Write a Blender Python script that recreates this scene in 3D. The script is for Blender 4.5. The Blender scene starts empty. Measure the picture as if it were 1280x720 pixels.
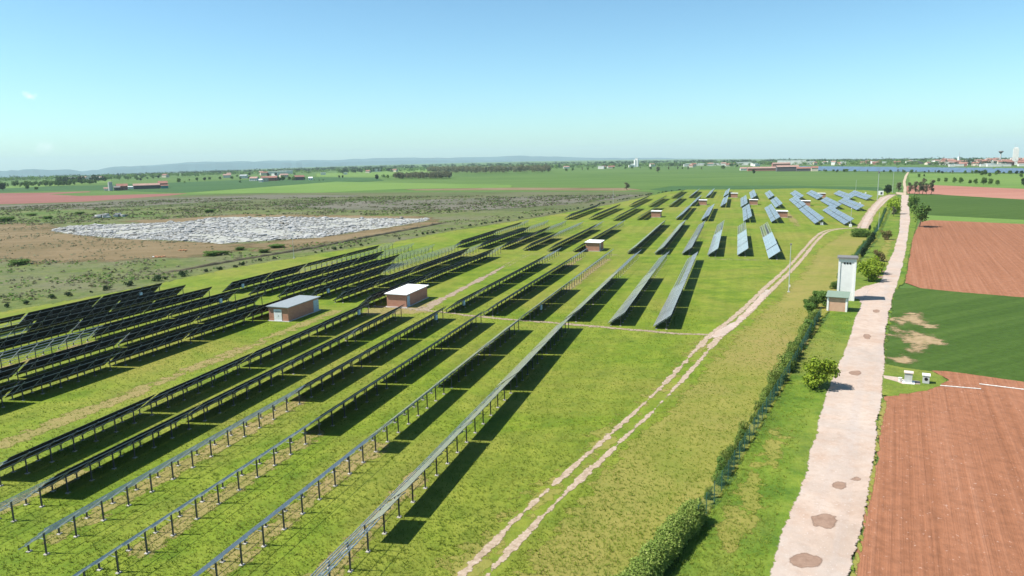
import bpy, bmesh, math, random
import numpy as np
from mathutils import Vector, Matrix
random.seed(7); np.random.seed(7)
R = math.radians
scene = bpy.context.scene
COL = scene.collection

# ------------------------------------------------------------------ camera
F_PX, HORIZON, ROLL, CAM_H = 900.0, 200.0, R(-1.1), 30.0
PITCH = math.atan((360 - HORIZON) / F_PX)
cam_d = bpy.data.cameras.new('camera'); cam = bpy.data.objects.new('camera', cam_d); COL.objects.link(cam)
cam_d.sensor_width = 36; cam_d.lens = 36 * F_PX / 1280; cam_d.clip_start = 0.5; cam_d.clip_end = 90000
cam.matrix_world = Matrix.Translation((0, 0, CAM_H)) @ Matrix.Rotation(math.pi / 2 - PITCH, 4, 'X') @ Matrix.Rotation(ROLL, 4, 'Z')
scene.camera = cam

FLAT = 2500.0
def terrain(x, y):
    """the plain is level near the park and sinks gently to both sides far away"""
    r = math.hypot(x, y)
    if r <= FLAT: return 0.0
    k = min(1.3, (abs(math.atan2(x, y)) / R(34)) ** 2)
    return -k * (r - FLAT) * 0.0112

def ray(px, py):
    x = (px - 640) / F_PX; y = -(py - 360) / F_PX
    c, s = math.cos(ROLL), math.sin(ROLL)
    xr, yr = c * x - s * y, s * x + c * y
    return Vector((xr, math.cos(PITCH) + yr * math.sin(PITCH), -math.sin(PITCH) + yr * math.cos(PITCH)))

def G(px, py, z=0.0):
    """the place on the plain that was measured at this spot of the survey picture"""
    d = ray(px, py); t = (z - CAM_H) / d.z
    return Vector((d.x * t, d.y * t, z))

def at_dist(px, dist):
    d = ray(px, 203); a = math.atan2(d.x, d.y)
    x, y = dist * math.sin(a), dist * math.cos(a)
    return Vector((x, y, terrain(x, y)))

AZ = R(17.4)
U = Vector((math.sin(AZ), math.cos(AZ), 0)); V = Vector((math.cos(AZ), -math.sin(AZ), 0))
def UV(u, v, z=0): return U * u + V * v + Vector((0, 0, z))

# ------------------------------------------------------------------ materials
MATS = {}
class NT:
    def __init__(s, name):
        s.m = bpy.data.materials.new(name); s.m.use_nodes = True
        s.t = s.m.node_tree; s.n = s.t.nodes; s.l = s.t.links
        s.b = s.n['Principled BSDF']; s.out = s.n['Material Output']
        s.geo = s.n.new('ShaderNodeNewGeometry'); MATS[name] = s.m
    def node(s, typ, **kw):
        n = s.n.new(typ)
        for k, v in kw.items(): setattr(n, k, v)
        return n
    def noise(s, scale, detail=4, rough=.6, vec=None, dist=0.0, out='Fac'):
        n = s.node('ShaderNodeTexNoise'); n.inputs['Scale'].default_value = scale
        n.inputs['Detail'].default_value = detail; n.inputs['Roughness'].default_value = rough
        n.inputs['Distortion'].default_value = dist
        s.l.new(vec if vec is not None else s.geo.outputs['Position'], n.inputs['Vector'])
        return n.outputs[out]
    def mapping(s, scale=(1, 1, 1), rot=(0, 0, 0), vec=None):
        n = s.node('ShaderNodeMapping'); n.inputs['Scale'].default_value = scale; n.inputs['Rotation'].default_value = rot
        s.l.new(vec if vec is not None else s.geo.outputs['Position'], n.inputs['Vector']); return n.outputs[0]
    def along(s, scale, rot):
        return s.mapping((scale[0], scale[1], scale[2]), (0, 0, 0), s.mapping((1, 1, 1), (0, 0, rot)))
    def ramp(s, fac, stops, interp='LINEAR'):
        n = s.node('ShaderNodeValToRGB'); cr = n.color_ramp; cr.interpolation = interp
        while len(cr.elements) < len(stops): cr.elements.new(0.5)
        for e, (p, c) in zip(cr.elements, stops):
            e.position = p; e.color = (c[0], c[1], c[2], 1) if not isinstance(c, (int, float)) else (c, c, c, 1)
        s.l.new(fac, n.inputs[0]); return n.outputs[0]
    def math(s, op, a, b=None, clamp=False):
        n = s.node('ShaderNodeMath', operation=op); n.use_clamp = clamp
        for i, v in enumerate((a, b)):
            if v is None: continue
            if isinstance(v, (int, float)): n.inputs[i].default_value = v
            else: s.l.new(v, n.inputs[i])
        return n.outputs[0]
    def mix(s, fac, a, b, blend='MIX'):
        n = s.node('ShaderNodeMix', data_type='RGBA', blend_type=blend)
        for i, v in ((0, fac), (6, a), (7, b)):
            if isinstance(v, (int, float)): n.inputs[i].default_value = v
            elif isinstance(v, (tuple, list)): n.inputs[i].default_value = (*v[:3], 1)
            else: s.l.new(v, n.inputs[i])
        return n.outputs[2]
    def color(s, v):
        if isinstance(v, (tuple, list)): s.b.inputs['Base Color'].default_value = (*v[:3], 1)
        else: s.l.new(v, s.b.inputs['Base Color'])
    def bump(s, h, strength=.5, dist=.1):
        n = s.node('ShaderNodeBump'); n.inputs['Strength'].default_value = strength; n.inputs['Distance'].default_value = dist
        s.l.new(h, n.inputs['Height']); s.l.new(n.outputs[0], s.b.inputs['Normal'])
    def set(s, rough=.8, metal=0.0, spec=.3):
        s.b.inputs['Roughness'].default_value = rough; s.b.inputs['Metallic'].default_value = metal
        s.b.inputs['Specular IOR Level'].default_value = spec
    def attr(s, name, out='Fac'):
        n = s.node('ShaderNodeAttribute', attribute_name=name); return n.outputs[out]
    def alpha(s, fac):
        tr = s.node('ShaderNodeBsdfTransparent'); mx = s.node('ShaderNodeMixShader')
        s.l.new(fac, mx.inputs[0]); s.l.new(tr.outputs[0], mx.inputs[1]); s.l.new(s.b.outputs[0], mx.inputs[2])
        s.l.new(mx.outputs[0], s.out.inputs['Surface'])
    def ragged(s, scale=.35, spread=1.1, soft=.04):
        """worn, irregular border of a patch: the 'edge' attribute is 0 at the rim and 1 inside"""
        e = s.attr('edge'); n = s.math('ADD', s.math('MULTIPLY', s.noise(scale, 5, .65), .6), s.math('MULTIPLY', s.noise(scale * .14, 4, .65), .4))
        v = s.math('ADD', e, s.math('MULTIPLY', s.math('SUBTRACT', n, .5), spread))
        mr = s.node('ShaderNodeMapRange', interpolation_type='SMOOTHSTEP')
        s.l.new(v, mr.inputs[0]); mr.inputs[1].default_value = .5 - soft; mr.inputs[2].default_value = .5 + soft
        s.alpha(mr.outputs[0])
        return mr.outputs[0]

def grass_mat(name, greens, dry, dryamt=.5, bump=.9, patch=.03, ragged=False, fine=1.0, stripes=None):
    s = NT(name)
    a = s.noise(patch, 5, .65, dist=.6); b = s.noise(.22, 5, .7); c = s.noise(1.7 * fine, 4, .75)
    base = s.ramp(b, [(.3, greens[0]), (.5, greens[1]), (.72, greens[2])])
    d = s.ramp(a, [(dryamt - .12, 0), (dryamt + .16, 1)])
    col = s.mix(s.math('MULTIPLY', d, .85), base, dry)
    b2 = s.noise(.75, 4, .7)
    col = s.mix(s.ramp(b2, [(.5, 0), (.72, .55)]), col, greens[0])
    col = s.mix(s.ramp(c, [(.3, .32), (.52, 0)]), col, s.mix(1, col, (.55, .6, .5), 'MULTIPLY'))
    if stripes:
        rot, scale, amt = stripes
        w = s.noise(1.0, 3, .5, vec=s.along((scale, scale * .03, scale), rot))
        col = s.mix(s.ramp(w, [(.42, amt), (.6, 0)]), col, s.mix(1, col, (.72, .78, .62), 'MULTIPLY'))
    s.color(col); s.set(.85, 0, .15)
    h = s.math('ADD', s.math('MULTIPLY', b2, .6), c)
    s.bump(h, bump, .28)
    if ragged: s.ragged(.55, 1.5)
    return s.m

grass_mat('grass', ragged=True, greens=[(.080, .138, .010), (.142, .198, .016), (.21, .25, .028)], dry=(.25, .215, .05), dryamt=.55, bump=.55, stripes=(AZ, .45, .4))
grass_mat('dry_grass', [(.145, .175, .025), (.20, .20, .038), (.245, .225, .052)], (.265, .205, .07), .54, bump=.4, ragged=True, stripes=(R(30), .3, .25))
grass_mat('verge', [(.055, .115, .012), (.115, .18, .018), (.19, .235, .03)], (.22, .20, .05), .58, bump=.7, ragged=True)
grass_mat('worn_grass', [(.17, .17, .04), (.22, .195, .06), (.26, .20, .08)], (.27, .20, .09), .5, bump=.4, ragged=True)
grass_mat('scrub', ragged=True, greens=[(.05, .085, .018), (.10, .13, .03), (.165, .18, .055)], dry=(.15, .135, .085), dryamt=.5, bump=1.0, patch=.035, fine=.35)
grass_mat('lush', [(.045, .09, .018), (.08, .13, .025), (.125, .165, .04)], (.15, .15, .06), .5, bump=.7, ragged=True, fine=.5)

def field_mat(name, c0, c1, c2, rot=0.0, scale=.5, bump=.25, ragged=False, big=.006, specks=None):
    s = NT(name)
    st = s.noise(1.0, 5, .62, vec=s.along((scale, scale * .012, scale), rot))
    bigv = s.noise(big, 5, .6, dist=.4); fine = s.noise(.9, 4, .7)
    col = s.ramp(s.math('ADD', s.math('MULTIPLY', st, .55), s.math('MULTIPLY', bigv, .45)), [(.34, c0), (.5, c1), (.66, c2)])
    col = s.mix(s.ramp(fine, [(.35, .5), (.6, 0)]), col, s.mix(1, col, (.6, .6, .6), 'MULTIPLY'))
    if specks:
        v = s.noise(3.2, 2, .5); col = s.mix(s.ramp(v, [(.68, 0), (.74, .7)]), col, specks)
    s.color(col); s.set(.9, 0, .12)
    s.bump(s.math('ADD', s.math('MULTIPLY', st, 1.5), fine), bump, .25)
    if isinstance(ragged, tuple): s.ragged(*ragged)
    elif ragged: s.ragged()
    return s.m
field_mat('plain', (.058, .112, .024), (.086, .15, .032), (.118, .185, .045), R(82), .035, .0, big=.0035)
field_mat('dark_crop', (.038, .076, .011), (.052, .096, .015), (.078, .128, .024), R(62), .4, .5, True)
field_mat('far_dark_crop', (.038, .088, .026), (.048, .105, .031), (.062, .125, .038), R(75), .06, .1, True)
field_mat('meadow', (.10, .18, .036), (.132, .215, .045), (.165, .24, .055), R(80), .1, .1, True)
field_mat('soil', (.235, .098, .050), (.29, .126, .068), (.345, .165, .098), R(28), 1.6, .5, True, specks=(.46, .29, .22))
field_mat('far_soil', (.31, .135, .095), (.36, .165, .118), (.40, .20, .145), R(80), .12, .1, True)
field_mat('dull_soil', (.21, .085, .068), (.245, .105, .085), (.27, .125, .10), R(80), .05, .1, True)
field_mat('tan_soil', (.125, .10, .045), (.185, .135, .07), (.25, .195, .115), R(78), .09, .4, (.12, 1.9, .2), big=.02)
field_mat('fallow', (.06, .088, .026), (.105, .120, .048), (.145, .130, .082), R(82), .06, .2, True, big=.012)
field_mat('grey_fallow', (.09, .10, .055), (.135, .128, .092), (.175, .155, .13), R(82), .08, .2, True, big=.015)
def bare_spot():
    s = NT('bare_patch'); s.color(s.ramp(s.noise(.8, 5, .7), [(.3, (.16, .15, .06)), (.5, (.30, .215, .12)), (.7, (.38, .28, .17))])); s.set(.9, 0, .1); s.ragged(.3, 3.2, .2)
bare_spot()

def gravel_mat():
    s = NT('gravel')
    a = s.noise(.16, 5, .65, dist=.8); b = s.noise(1.3, 5, .7); st = s.noise(1, 3, .5, vec=s.along((.7, .02, .7), R(28.6)))
    col = s.ramp(a, [(.3, (.36, .28, .225)), (.5, (.435, .335, .27)), (.7, (.48, .395, .33))])
    col = s.mix(s.ramp(st, [(.5, 0), (.75, .35)]), col, (.34, .31, .30))
    col = s.mix(s.ramp(b, [(.28, .7), (.5, 0)]), col, (.33, .24, .185))
    gy = s.noise(.07, 4, .65, dist=1.0); col = s.mix(s.ramp(gy, [(.46, 0), (.62, .5)]), col, (.37, .325, .29))
    rs = s.noise(.11, 5, .7); col = s.mix(s.ramp(rs, [(.52, 0), (.68, .55)]), col, (.36, .24, .17))
    sp = s.noise(4.5, 2, .6); col = s.mix(s.ramp(sp, [(.64, 0), (.72, .6)]), col, (.56, .50, .45))
    s.color(col); s.set(.9, 0, .15); s.bump(b, .5, .1); s.ragged(1.7, 1.25, .07)
gravel_mat()
def far_road_mat():
    s = NT('sand_track'); s.color(s.ramp(s.noise(.3, 4), [(.3, (.36, .28, .18)), (.7, (.45, .36, .25))])); s.set(.9); s.ragged(.4, .9, .2)
far_road_mat()

def track_mat(name, cover=.0, centre_green=True, tone=1.0):
    s = NT(name)
    uvn = s.node('ShaderNodeUVMap', uv_map='UVMap'); sep = s.node('ShaderNodeSeparateXYZ'); s.l.new(uvn.outputs[0], sep.inputs[0])
    x = sep.outputs[0]                         # 0..1 across
    d = s.math('ABSOLUTE', s.math('SUBTRACT', x, .5))
    if centre_green: rut = s.math('SUBTRACT', 1, s.math('MULTIPLY', s.math('ABSOLUTE', s.math('SUBTRACT', d, .29)), 5.6))
    else: rut = s.math('SUBTRACT', 1.15, s.math('MULTIPLY', d, 2.3))
    n = s.noise(.55, 5, .7); n2 = s.noise(.09, 3, .6)
    v = s.math('ADD', rut, s.math('MULTIPLY', s.math('SUBTRACT', s.math('ADD', s.math('MULTIPLY', n, .8), s.math('MULTIPLY', n2, .6)), .7), 3.2))
    v = s.math('ADD', v, cover)
    mr = s.node('ShaderNodeMapRange', interpolation_type='SMOOTHSTEP'); s.l.new(v, mr.inputs[0]); mr.inputs[1].default_value = .42; mr.inputs[2].default_value = .62
    fine = s.noise(2.2, 4, .7)
    s.color(s.ramp(fine, [(.3, tuple(tone * c for c in (.22, .165, .105))), (.5, tuple(tone * c for c in (.35, .265, .19))), (.75, tuple(tone * c for c in (.45, .37, .295)))]))
    s.set(.9, 0, .15); s.bump(fine, .4, .08); s.alpha(mr.outputs[0])
track_mat('track', .0); track_mat('wide_track', .55); track_mat('faint_track', -.4, True, .85); track_mat('worn_track', -.1, False, .8)

def simple(name, c, rough=.7, metal=0.0, spec=.35, var=.12, scale=2.0, bump=0):
    s = NT(name); n = s.noise(scale, 4, .6)
    lo = tuple(x * (1 - var) for x in c); hi = tuple(min(1, x * (1 + var)) for x in c)
    s.color(s.ramp(n, [(.3, lo), (.7, hi)])); s.set(rough, metal, spec)
    if bump: s.bump(n, bump, .05)
    return s.m
simple('galvanised', (.42, .46, .49), .5, .3, .4)
simple('frame_dark', (.07, .075, .08), .5, .2, .4)
simple('post_steel', (.10, .10, .10), .55, .35, .4)
simple('footing', (.42, .39, .35), .9)
simple('panel_back', (.012, .015, .018), .6, 0, .15)
simple('box_blue', (.42, .60, .70), .5)
simple('white_paint', (.78, .77, .74), .6, var=.05)
simple('plaster', (.74, .73, .70), .8, var=.07, scale=.6)
simple('roof_grey', (.27, .30, .31), .6, .2, var=.08)
simple('roof_white', (.80, .80, .79), .6, var=.04)
simple('roof_dark', (.17, .165, .16), .8)
simple('door_blue', (.33, .47, .56), .5)
simple('door_white', (.72, .74, .76), .5)
simple('green_sheet', (.18, .24, .185), .8, var=.06)
simple('dark_void', (.012, .012, .012), .9)
simple('concrete', (.46, .46, .45), .9, var=.12)
simple('concrete_pink', (.60, .48, .43), .9)
simple('pipe_grey', (.62, .60, .56), .5)
simple('roof_red', (.26, .12, .09), .8, var=.2, scale=.3)
simple('roof_pink', (.33, .205, .165), .8, var=.15, scale=.2)
simple('wall_cream', (.58, .50, .40), .85, var=.12, scale=.2)
simple('wall_pale', (.66, .64, .60), .85, var=.1, scale=.2)
simple('wall_red', (.32, .14, .11), .85, var=.15, scale=.3)
simple('wall_dark', (.10, .095, .10), .85)
simple('teal_wall', (.06, .22, .22), .7)
simple('window_dark', (.05, .06, .07), .3)
simple('bark', (.12, .09, .065), .9, var=.3)
simple('fence_green', (.04, .12, .09), .6, var=.2)
simple('pole_grey', (.50, .52, .53), .5, .3)
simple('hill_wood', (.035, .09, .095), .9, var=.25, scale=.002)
simple('bank_earth', (.10, .085, .05), .9, var=.3)
simple('rubble_dark', (.16, .15, .13), .9)
simple('orange_plastic', (.55, .25, .12), .6)
def mud():
    s = NT('wet_mud'); s.color(s.ramp(s.noise(1.6, 4, .7), [(.3, (.215, .135, .095)), (.7, (.30, .20, .145))])); s.set(.8, 0, .2); s.ragged(.9, 1.3, .12)
mud()
def rubble():
    s = NT('white_rubble'); n = s.noise(.5, 5, .7)
    s.color(s.ramp(n, [(.34, (.18, .175, .15)), (.5, (.34, .34, .33)), (.72, (.46, .465, .47))])); s.set(.8, 0, .2); s.bump(s.noise(.9, 5, .7), .9, .5)
rubble()
def brick_mat():
    s = NT('brick'); tc = s.node('ShaderNodeTexCoord')
    sep = s.node('ShaderNodeSeparateXYZ'); s.l.new(tc.outputs['Object'], sep.inputs[0])
    cmb = s.node('ShaderNodeCombineXYZ'); s.l.new(s.math('ADD', sep.outputs[0], sep.outputs[1]), cmb.inputs[0]); s.l.new(sep.outputs[2], cmb.inputs[1])
    b = s.node('ShaderNodeTexBrick'); s.l.new(cmb.outputs[0], b.inputs['Vector'])
    b.inputs['Color1'].default_value = (.40, .17, .105, 1); b.inputs['Color2'].default_value = (.48, .23, .15, 1); b.inputs['Mortar'].default_value = (.42, .34, .28, 1)
    b.inputs['Scale'].default_value = 1; b.inputs['Brick Width'].default_value = .42; b.inputs['Row Height'].default_value = .2; b.inputs['Mortar Size'].default_value = .012
    n = s.noise(.8, 4); col = s.mix(s.ramp(n, [(.35, .4), (.7, 0)]), b.outputs[0], (.36, .20, .14))
    s.color(col); s.set(.9, 0, .15)
brick_mat()
def kiosk_brick():
    s = NT('pale_brick'); s.color(s.ramp(s.noise(1.2, 4), [(.3, (.50, .30, .205)), (.7, (.58, .37, .26))])); s.set(.9, 0, .15)
kiosk_brick()

def panel_mat(name, base, frame=(.62, .64, .66), rough=.12, cell=1.0, coat=.3):
    s = NT(name)
    uvn = s.node('ShaderNodeUVMap', uv_map='UVMap'); sep = s.node('ShaderNodeSeparateXYZ'); s.l.new(uvn.outputs[0], sep.inputs[0])
    fx = s.math('FRACT', s.math('DIVIDE', sep.outputs[0], cell)); fy = s.math('FRACT', s.math('DIVIDE', sep.outputs[1], 1.66))
    ex = s.math('LESS_THAN', s.math('ABSOLUTE', s.math('SUBTRACT', fx, .5)), .475)
    ey = s.math('LESS_THAN', s.math('ABSOLUTE', s.math('SUBTRACT', fy, .5)), .483)
    ins = s.math('MULTIPLY', ex, ey)
    wn = s.node('ShaderNodeTexWhiteNoise', noise_dimensions='2D'); cm = s.node('ShaderNodeCombineXYZ')
    s.l.new(s.math('FLOOR', s.math('DIVIDE', sep.outputs[0], cell)), cm.inputs[0]); s.l.new(s.math('FLOOR', s.math('DIVIDE', sep.outputs[1], 1.66)), cm.inputs[1])
    s.l.new(cm.outputs[0], wn.inputs['Vector'])
    cell_c = s.mix(s.math('MULTIPLY', wn.outputs[0], .35), base, tuple(min(1, c * 1.7 + .01) for c in base))
    dust = s.noise(.25, 4, .6)
    cell_c = s.mix(s.math('MULTIPLY', dust, .16), cell_c, (.35, .33, .29))
    s.color(s.mix(ins, frame, cell_c)); s.set(rough, 0, .5)
    s.l.new(s.math('ADD', rough, s.math('MULTIPLY', dust, .18)), s.b.inputs['Roughness'])
    s.b.inputs['IOR'].default_value = 1.5; s.b.inputs['Coat Weight'].default_value = coat; s.b.inputs['Coat Roughness'].default_value = .06
    return s.m
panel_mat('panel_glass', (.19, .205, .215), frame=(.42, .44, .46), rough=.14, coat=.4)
panel_mat('wide_panel_glass', (.105, .125, .145), frame=(.36, .40, .44), rough=.2, coat=.1)
panel_mat('far_panel', (.04, .09, .15), frame=(.12, .18, .26), rough=.35, cell=2.0)

def leaf_mat(name, c0, c1, c2):
    s = NT(name); oi = s.node('ShaderNodeObjectInfo')
    a = s.attr('tint')
    col = s.ramp(a, [(.0, c0), (.5, c1), (1, c2)])
    hs = s.node('ShaderNodeHueSaturation'); s.l.new(col, hs.inputs['Color'])
    s.l.new(s.math('ADD', .78, s.math('MULTIPLY', oi.outputs['Random'], .45)), hs.inputs['Value'])
    s.l.new(hs.outputs[0], s.b.inputs['Base Color']); s.set(.75, 0, .2)
    tr = s.node('ShaderNodeBsdfTranslucent'); s.l.new(hs.outputs[0], tr.inputs[0])
    mx = s.node('ShaderNodeMixShader'); mx.inputs[0].default_value = .25
    s.l.new(s.b.outputs[0], mx.inputs[1]); s.l.new(tr.outputs[0], mx.inputs[2]); s.l.new(mx.outputs[0], s.out.inputs['Surface'])
leaf_mat('leaf_mid', (.055, .115, .022), (.10, .18, .032), (.15, .235, .05))
leaf_mat('leaf_dark', (.018, .042, .016), (.03, .062, .022), (.048, .085, .03))
leaf_mat('leaf_yellow', (.12, .20, .015), (.23, .32, .025), (.36, .43, .045))
leaf_mat('leaf_brown', (.10, .105, .055), (.14, .14, .075), (.175, .175, .10))
leaf_mat('leaf_pale', (.08, .135, .022), (.165, .23, .04), (.29, .33, .09))
leaf_mat('leaf_rust', (.16, .13, .05), (.2, .15, .06), (.14, .16, .04))
leaf_mat('blade', (.105, .16, .014), (.18, .235, .022), (.26, .285, .042))

# ------------------------------------------------------------------ mesh helpers
class MB:
    def __init__(s): s.v = []; s.f = []; s.mi = []; s.uv = []
    def face(s, pts, m=0, uv=None):
        i = len(s.v); s.v += [tuple(p) for p in pts]; s.f.append(tuple(range(i, i + len(pts)))); s.mi.append(m)
        s.uv.append(uv if uv else [(0, 0)] * len(pts))
    def box(s, c, d, m=0, M=None):
        x, y, z = d[0] / 2, d[1] / 2, d[2] / 2
        P = [Vector((sx * x, sy * y, sz * z)) for sz in (-1, 1) for sy in (-1, 1) for sx in (-1, 1)]
        c = Vector(c)
        P = [(M @ p if M is not None else p) + c for p in P]
        for q in ((0, 2, 3, 1), (4, 5, 7, 6), (0, 1, 5, 4), (2, 6, 7, 3), (0, 4, 6, 2), (1, 3, 7, 5)): s.face([P[i] for i in q], m)
    def beam(s, a, b, w, h, m=0, up=(0, 0, 1)):
        a, b = Vector(a), Vector(b); d = b - a; L = d.length; d.normalize(); up = Vector(up)
        x = d.cross(up); 
        if x.length < 1e-4: x = Vector((1, 0, 0))
        x.normalize(); z = x.cross(d)
        M = Matrix((x, d, z)).transposed(); s.box((a + b) / 2, (w, L, h), m, M)
    def tube(s, a, b, r0, r1, n=8, m=0, cap=True):
        a, b = Vector(a), Vector(b); d = (b - a).normalized(); x = d.orthogonal().normalized(); y = d.cross(x)
        A = [a + (x * math.cos(t) + y * math.sin(t)) * r0 for t in [2 * math.pi * k / n for k in range(n)]]
        B = [b + (x * math.cos(t) + y * math.sin(t)) * r1 for t in [2 * math.pi * k / n for k in range(n)]]
        for k in range(n): s.face([A[k], A[(k + 1) % n], B[(k + 1) % n], B[k]], m)
        if cap: s.face(B, m); s.face(A[::-1], m)
    def prism(s, pts, h0, h1, m=0):
        lo = [Vector((p[0], p[1], h0)) for p in pts]; hi = [Vector((p[0], p[1], h1)) for p in pts]; n = len(pts)
        s.face(hi, m); s.face(lo[::-1], m)
        for k in range(n): s.face([lo[k], lo[(k + 1) % n], hi[(k + 1) % n], hi[k]], m)
    def mesh(s, name, mats):
        me = bpy.data.meshes.new(name); me.from_pydata(s.v, [], s.f)
        for m in ([mats] if isinstance(mats, str) else mats): me.materials.append(MATS[m])
        me.polygons.foreach_set('material_index', s.mi)
        ul = me.uv_layers.new(name='UVMap'); ul.data.foreach_set('uv', [c for f in s.uv for p in f for c in p])
        me.update(); return me
    def build(s, name, mats, parent=None, loc=None):
        return link(name, s.mesh(name, mats), parent, loc)

def link(name, me, parent=None, loc=None):
    o = bpy.data.objects.new(name, me); COL.objects.link(o)
    if parent is not None: o.parent = parent
    if loc is not None: o.location = loc
    return o
def tag(o, label, cat, group=None):
    o['label'] = label; o['category'] = cat
    if group: o['group'] = group
    return o
def thing(name, label, cat, loc=(0, 0, 0), az=0.0, group=None):
    o = bpy.data.objects.new(name, None); COL.objects.link(o); o.empty_display_size = .5
    o.location = loc; o.rotation_euler = (0, 0, -az); return tag(o, label, cat, group)
def copy_thing(root, loc, rz=0.0, sc=1.0, label=None, group=None):
    kids = [c for c in root.children]
    r = root.copy(); COL.objects.link(r); r.location = loc; r.rotation_euler = (0, 0, rz)
    r.scale = (sc, sc, sc) if not isinstance(sc, tuple) else sc
    if label: r['label'] = label
    if group: r['group'] = group
    for c in kids:
        k = c.copy(); COL.objects.link(k); k.parent = r
    return r

# ------------------------------------------------------------------ ground
def struct(o, kind='structure'):
    o['kind'] = kind; return o
def build_ground():
    rings = [0, 20, 60, 120, 250, 500, 900, 1400, 2000, 2500, 3200, 4200, 5500, 7000, 9000, 11500, 15000, 17500]
    n = 144; vs = []; fs = []
    vs.append((0, 0, 0))
    for r in rings[1:]:
        for k in range(n):
            a = 2 * math.pi * k / n; x, y = r * math.sin(a), r * math.cos(a); vs.append((x, y, terrain(x, y)))
    for k in range(n): fs.append((0, 1 + (k + 1) % n, 1 + k))
    for j in range(len(rings) - 2):
        for k in range(n):
            a = 1 + j * n + k; b = 1 + j * n + (k + 1) % n; fs.append((a, b, b + n, a + n))
    me = bpy.data.meshes.new('ground'); me.from_pydata(vs, [], fs); me.materials.append(MATS['plain'])
    for p in me.polygons: p.use_smooth = True
    struct(link('ground', me))
build_ground()

def jitter_line(pts, step, amp):
    out = []
    for a, b in zip(pts, pts[1:] + pts[:1]):
        L = (b - a).length; n = max(1, min(80, int(L / step))); d = (b - a); nrm = Vector((d.y, -d.x, 0)).normalized() if L > 0 else Vector((1, 0, 0))
        for k in range(n):
            p = a + d * (k / n)
            if k: p = p + nrm * random.gauss(0, amp)
            out.append(p)
    return out
def signed_dist(X, Y, pts):
    """distance to the border of a polygon, positive inside"""
    D = np.full(X.shape, 1e9); C = np.zeros(X.shape, bool)
    for a, b in zip(pts, pts[1:] + pts[:1]):
        ex, ey = b.x - a.x, b.y - a.y; L = ex * ex + ey * ey
        if L < 1e-9: continue
        t = np.clip(((X - a.x) * ex + (Y - a.y) * ey) / L, 0, 1)
        D = np.minimum(D, np.hypot(X - a.x - t * ex, Y - a.y - t * ey))
        if a.y != b.y:
            cr = ((a.y > Y) != (b.y > Y)) & (X < ex * (Y - a.y) / (b.y - a.y) + a.x); C ^= cr
    return np.where(C, D, -D)
def patch(name, px, mat, z, edge=1.0, step=4.0, amp=.25):
    pts = [p if isinstance(p, Vector) else G(*p) for p in px]
    # grid turned along the rows; the ragged border is left to the 'edge' attribute
    us = [p.dot(U) for p in pts]; vs = [p.dot(V) for p in pts]
    c = max(edge * .7, math.sqrt((max(us) - min(us)) * (max(vs) - min(vs)) / 60000))
    nu = int((max(us) - min(us) + 2 * edge) / c) + 2; nv = int((max(vs) - min(vs) + 2 * edge) / c) + 2
    gu = min(us) - edge + c * np.arange(nu); gv = min(vs) - edge + c * np.arange(nv)
    A, B = np.meshgrid(gu, gv, indexing='ij'); X = A * U.x + B * V.x; Y = A * U.y + B * V.y
    E = np.clip(.5 + signed_dist(X, Y, pts) / (2 * max(edge, c * .75)), 0, 1)
    idx = np.arange(nu * nv).reshape(nu, nv)
    q = np.stack([idx[:-1, :-1], idx[:-1, 1:], idx[1:, 1:], idx[1:, :-1]], -1).reshape(-1, 4)[:, ::-1]
    keep = E.ravel()[q].max(1) > 0; q = q[keep]
    used = np.unique(q); remap = np.full(nu * nv, -1); remap[used] = np.arange(len(used)); q = remap[q]
    co = np.stack([X.ravel()[used], Y.ravel()[used], np.full(len(used), z)], 1); n = len(q)
    me = bpy.data.meshes.new(name)
    me.vertices.add(len(co)); me.vertices.foreach_set('co', co.astype(np.float32).ravel())
    me.loops.add(n * 4); me.loops.foreach_set('vertex_index', q.astype(np.int32).ravel())
    me.polygons.add(n); me.polygons.foreach_set('loop_start', np.arange(0, n * 4, 4, dtype=np.int32))
    at = me.attributes.new('edge', 'FLOAT', 'POINT'); at.data.foreach_set('value', E.ravel()[used].astype(np.float32))
    me.materials.append(MATS[mat]); me.update(calc_edges=True)
    if n and me.polygons[0].normal.z < 0: me.flip_normals()
    return struct(link(name, me))

def resample(pts, n):
    L = [0]
    for a, b in zip(pts, pts[1:]): L.append(L[-1] + (b - a).length)
    out = []
    for k in range(n):
        t = L[-1] * k / (n - 1); i = max(j for j in range(len(L)) if L[j] <= t + 1e-9); i = min(i, len(pts) - 2)
        s = (t - L[i]) / max(1e-9, L[i + 1] - L[i]); out.append(pts[i].lerp(pts[i + 1], s))
    return out
def smooth(pts, it=2):
    for _ in range(it):
        q = [pts[0]]
        for a, b in zip(pts, pts[1:]): q += [a.lerp(b, .25), a.lerp(b, .75)]
        pts = q + [pts[-1]]
    return pts
def ribbon(name, px, width, mat, z):
    c = smooth([p if isinstance(p, Vector) else G(*p) for p in px]); L = sum((b - a).length for a, b in zip(c, c[1:])); c = resample(c, max(8, int(L / 3)))
    mb = MB(); rows = []; s = 0
    for i, p in enumerate(c):
        d = (c[min(i + 1, len(c) - 1)] - c[max(i - 1, 0)]).normalized(); nrm = Vector((d.y, -d.x, 0))
        if i: s += (p - c[i - 1]).length
        rows.append((p - nrm * width / 2, p + nrm * width / 2, s))
    for (a, b, s0), (c_, d_, s1) in zip(rows, rows[1:]):
        q = [Vector((v.x, v.y, z)) for v in (a, b, d_, c_)]; mb.face(q, 0, [(0, s0), (1, s0), (1, s1), (0, s1)])
    return struct(mb.build(name, mat))
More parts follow.
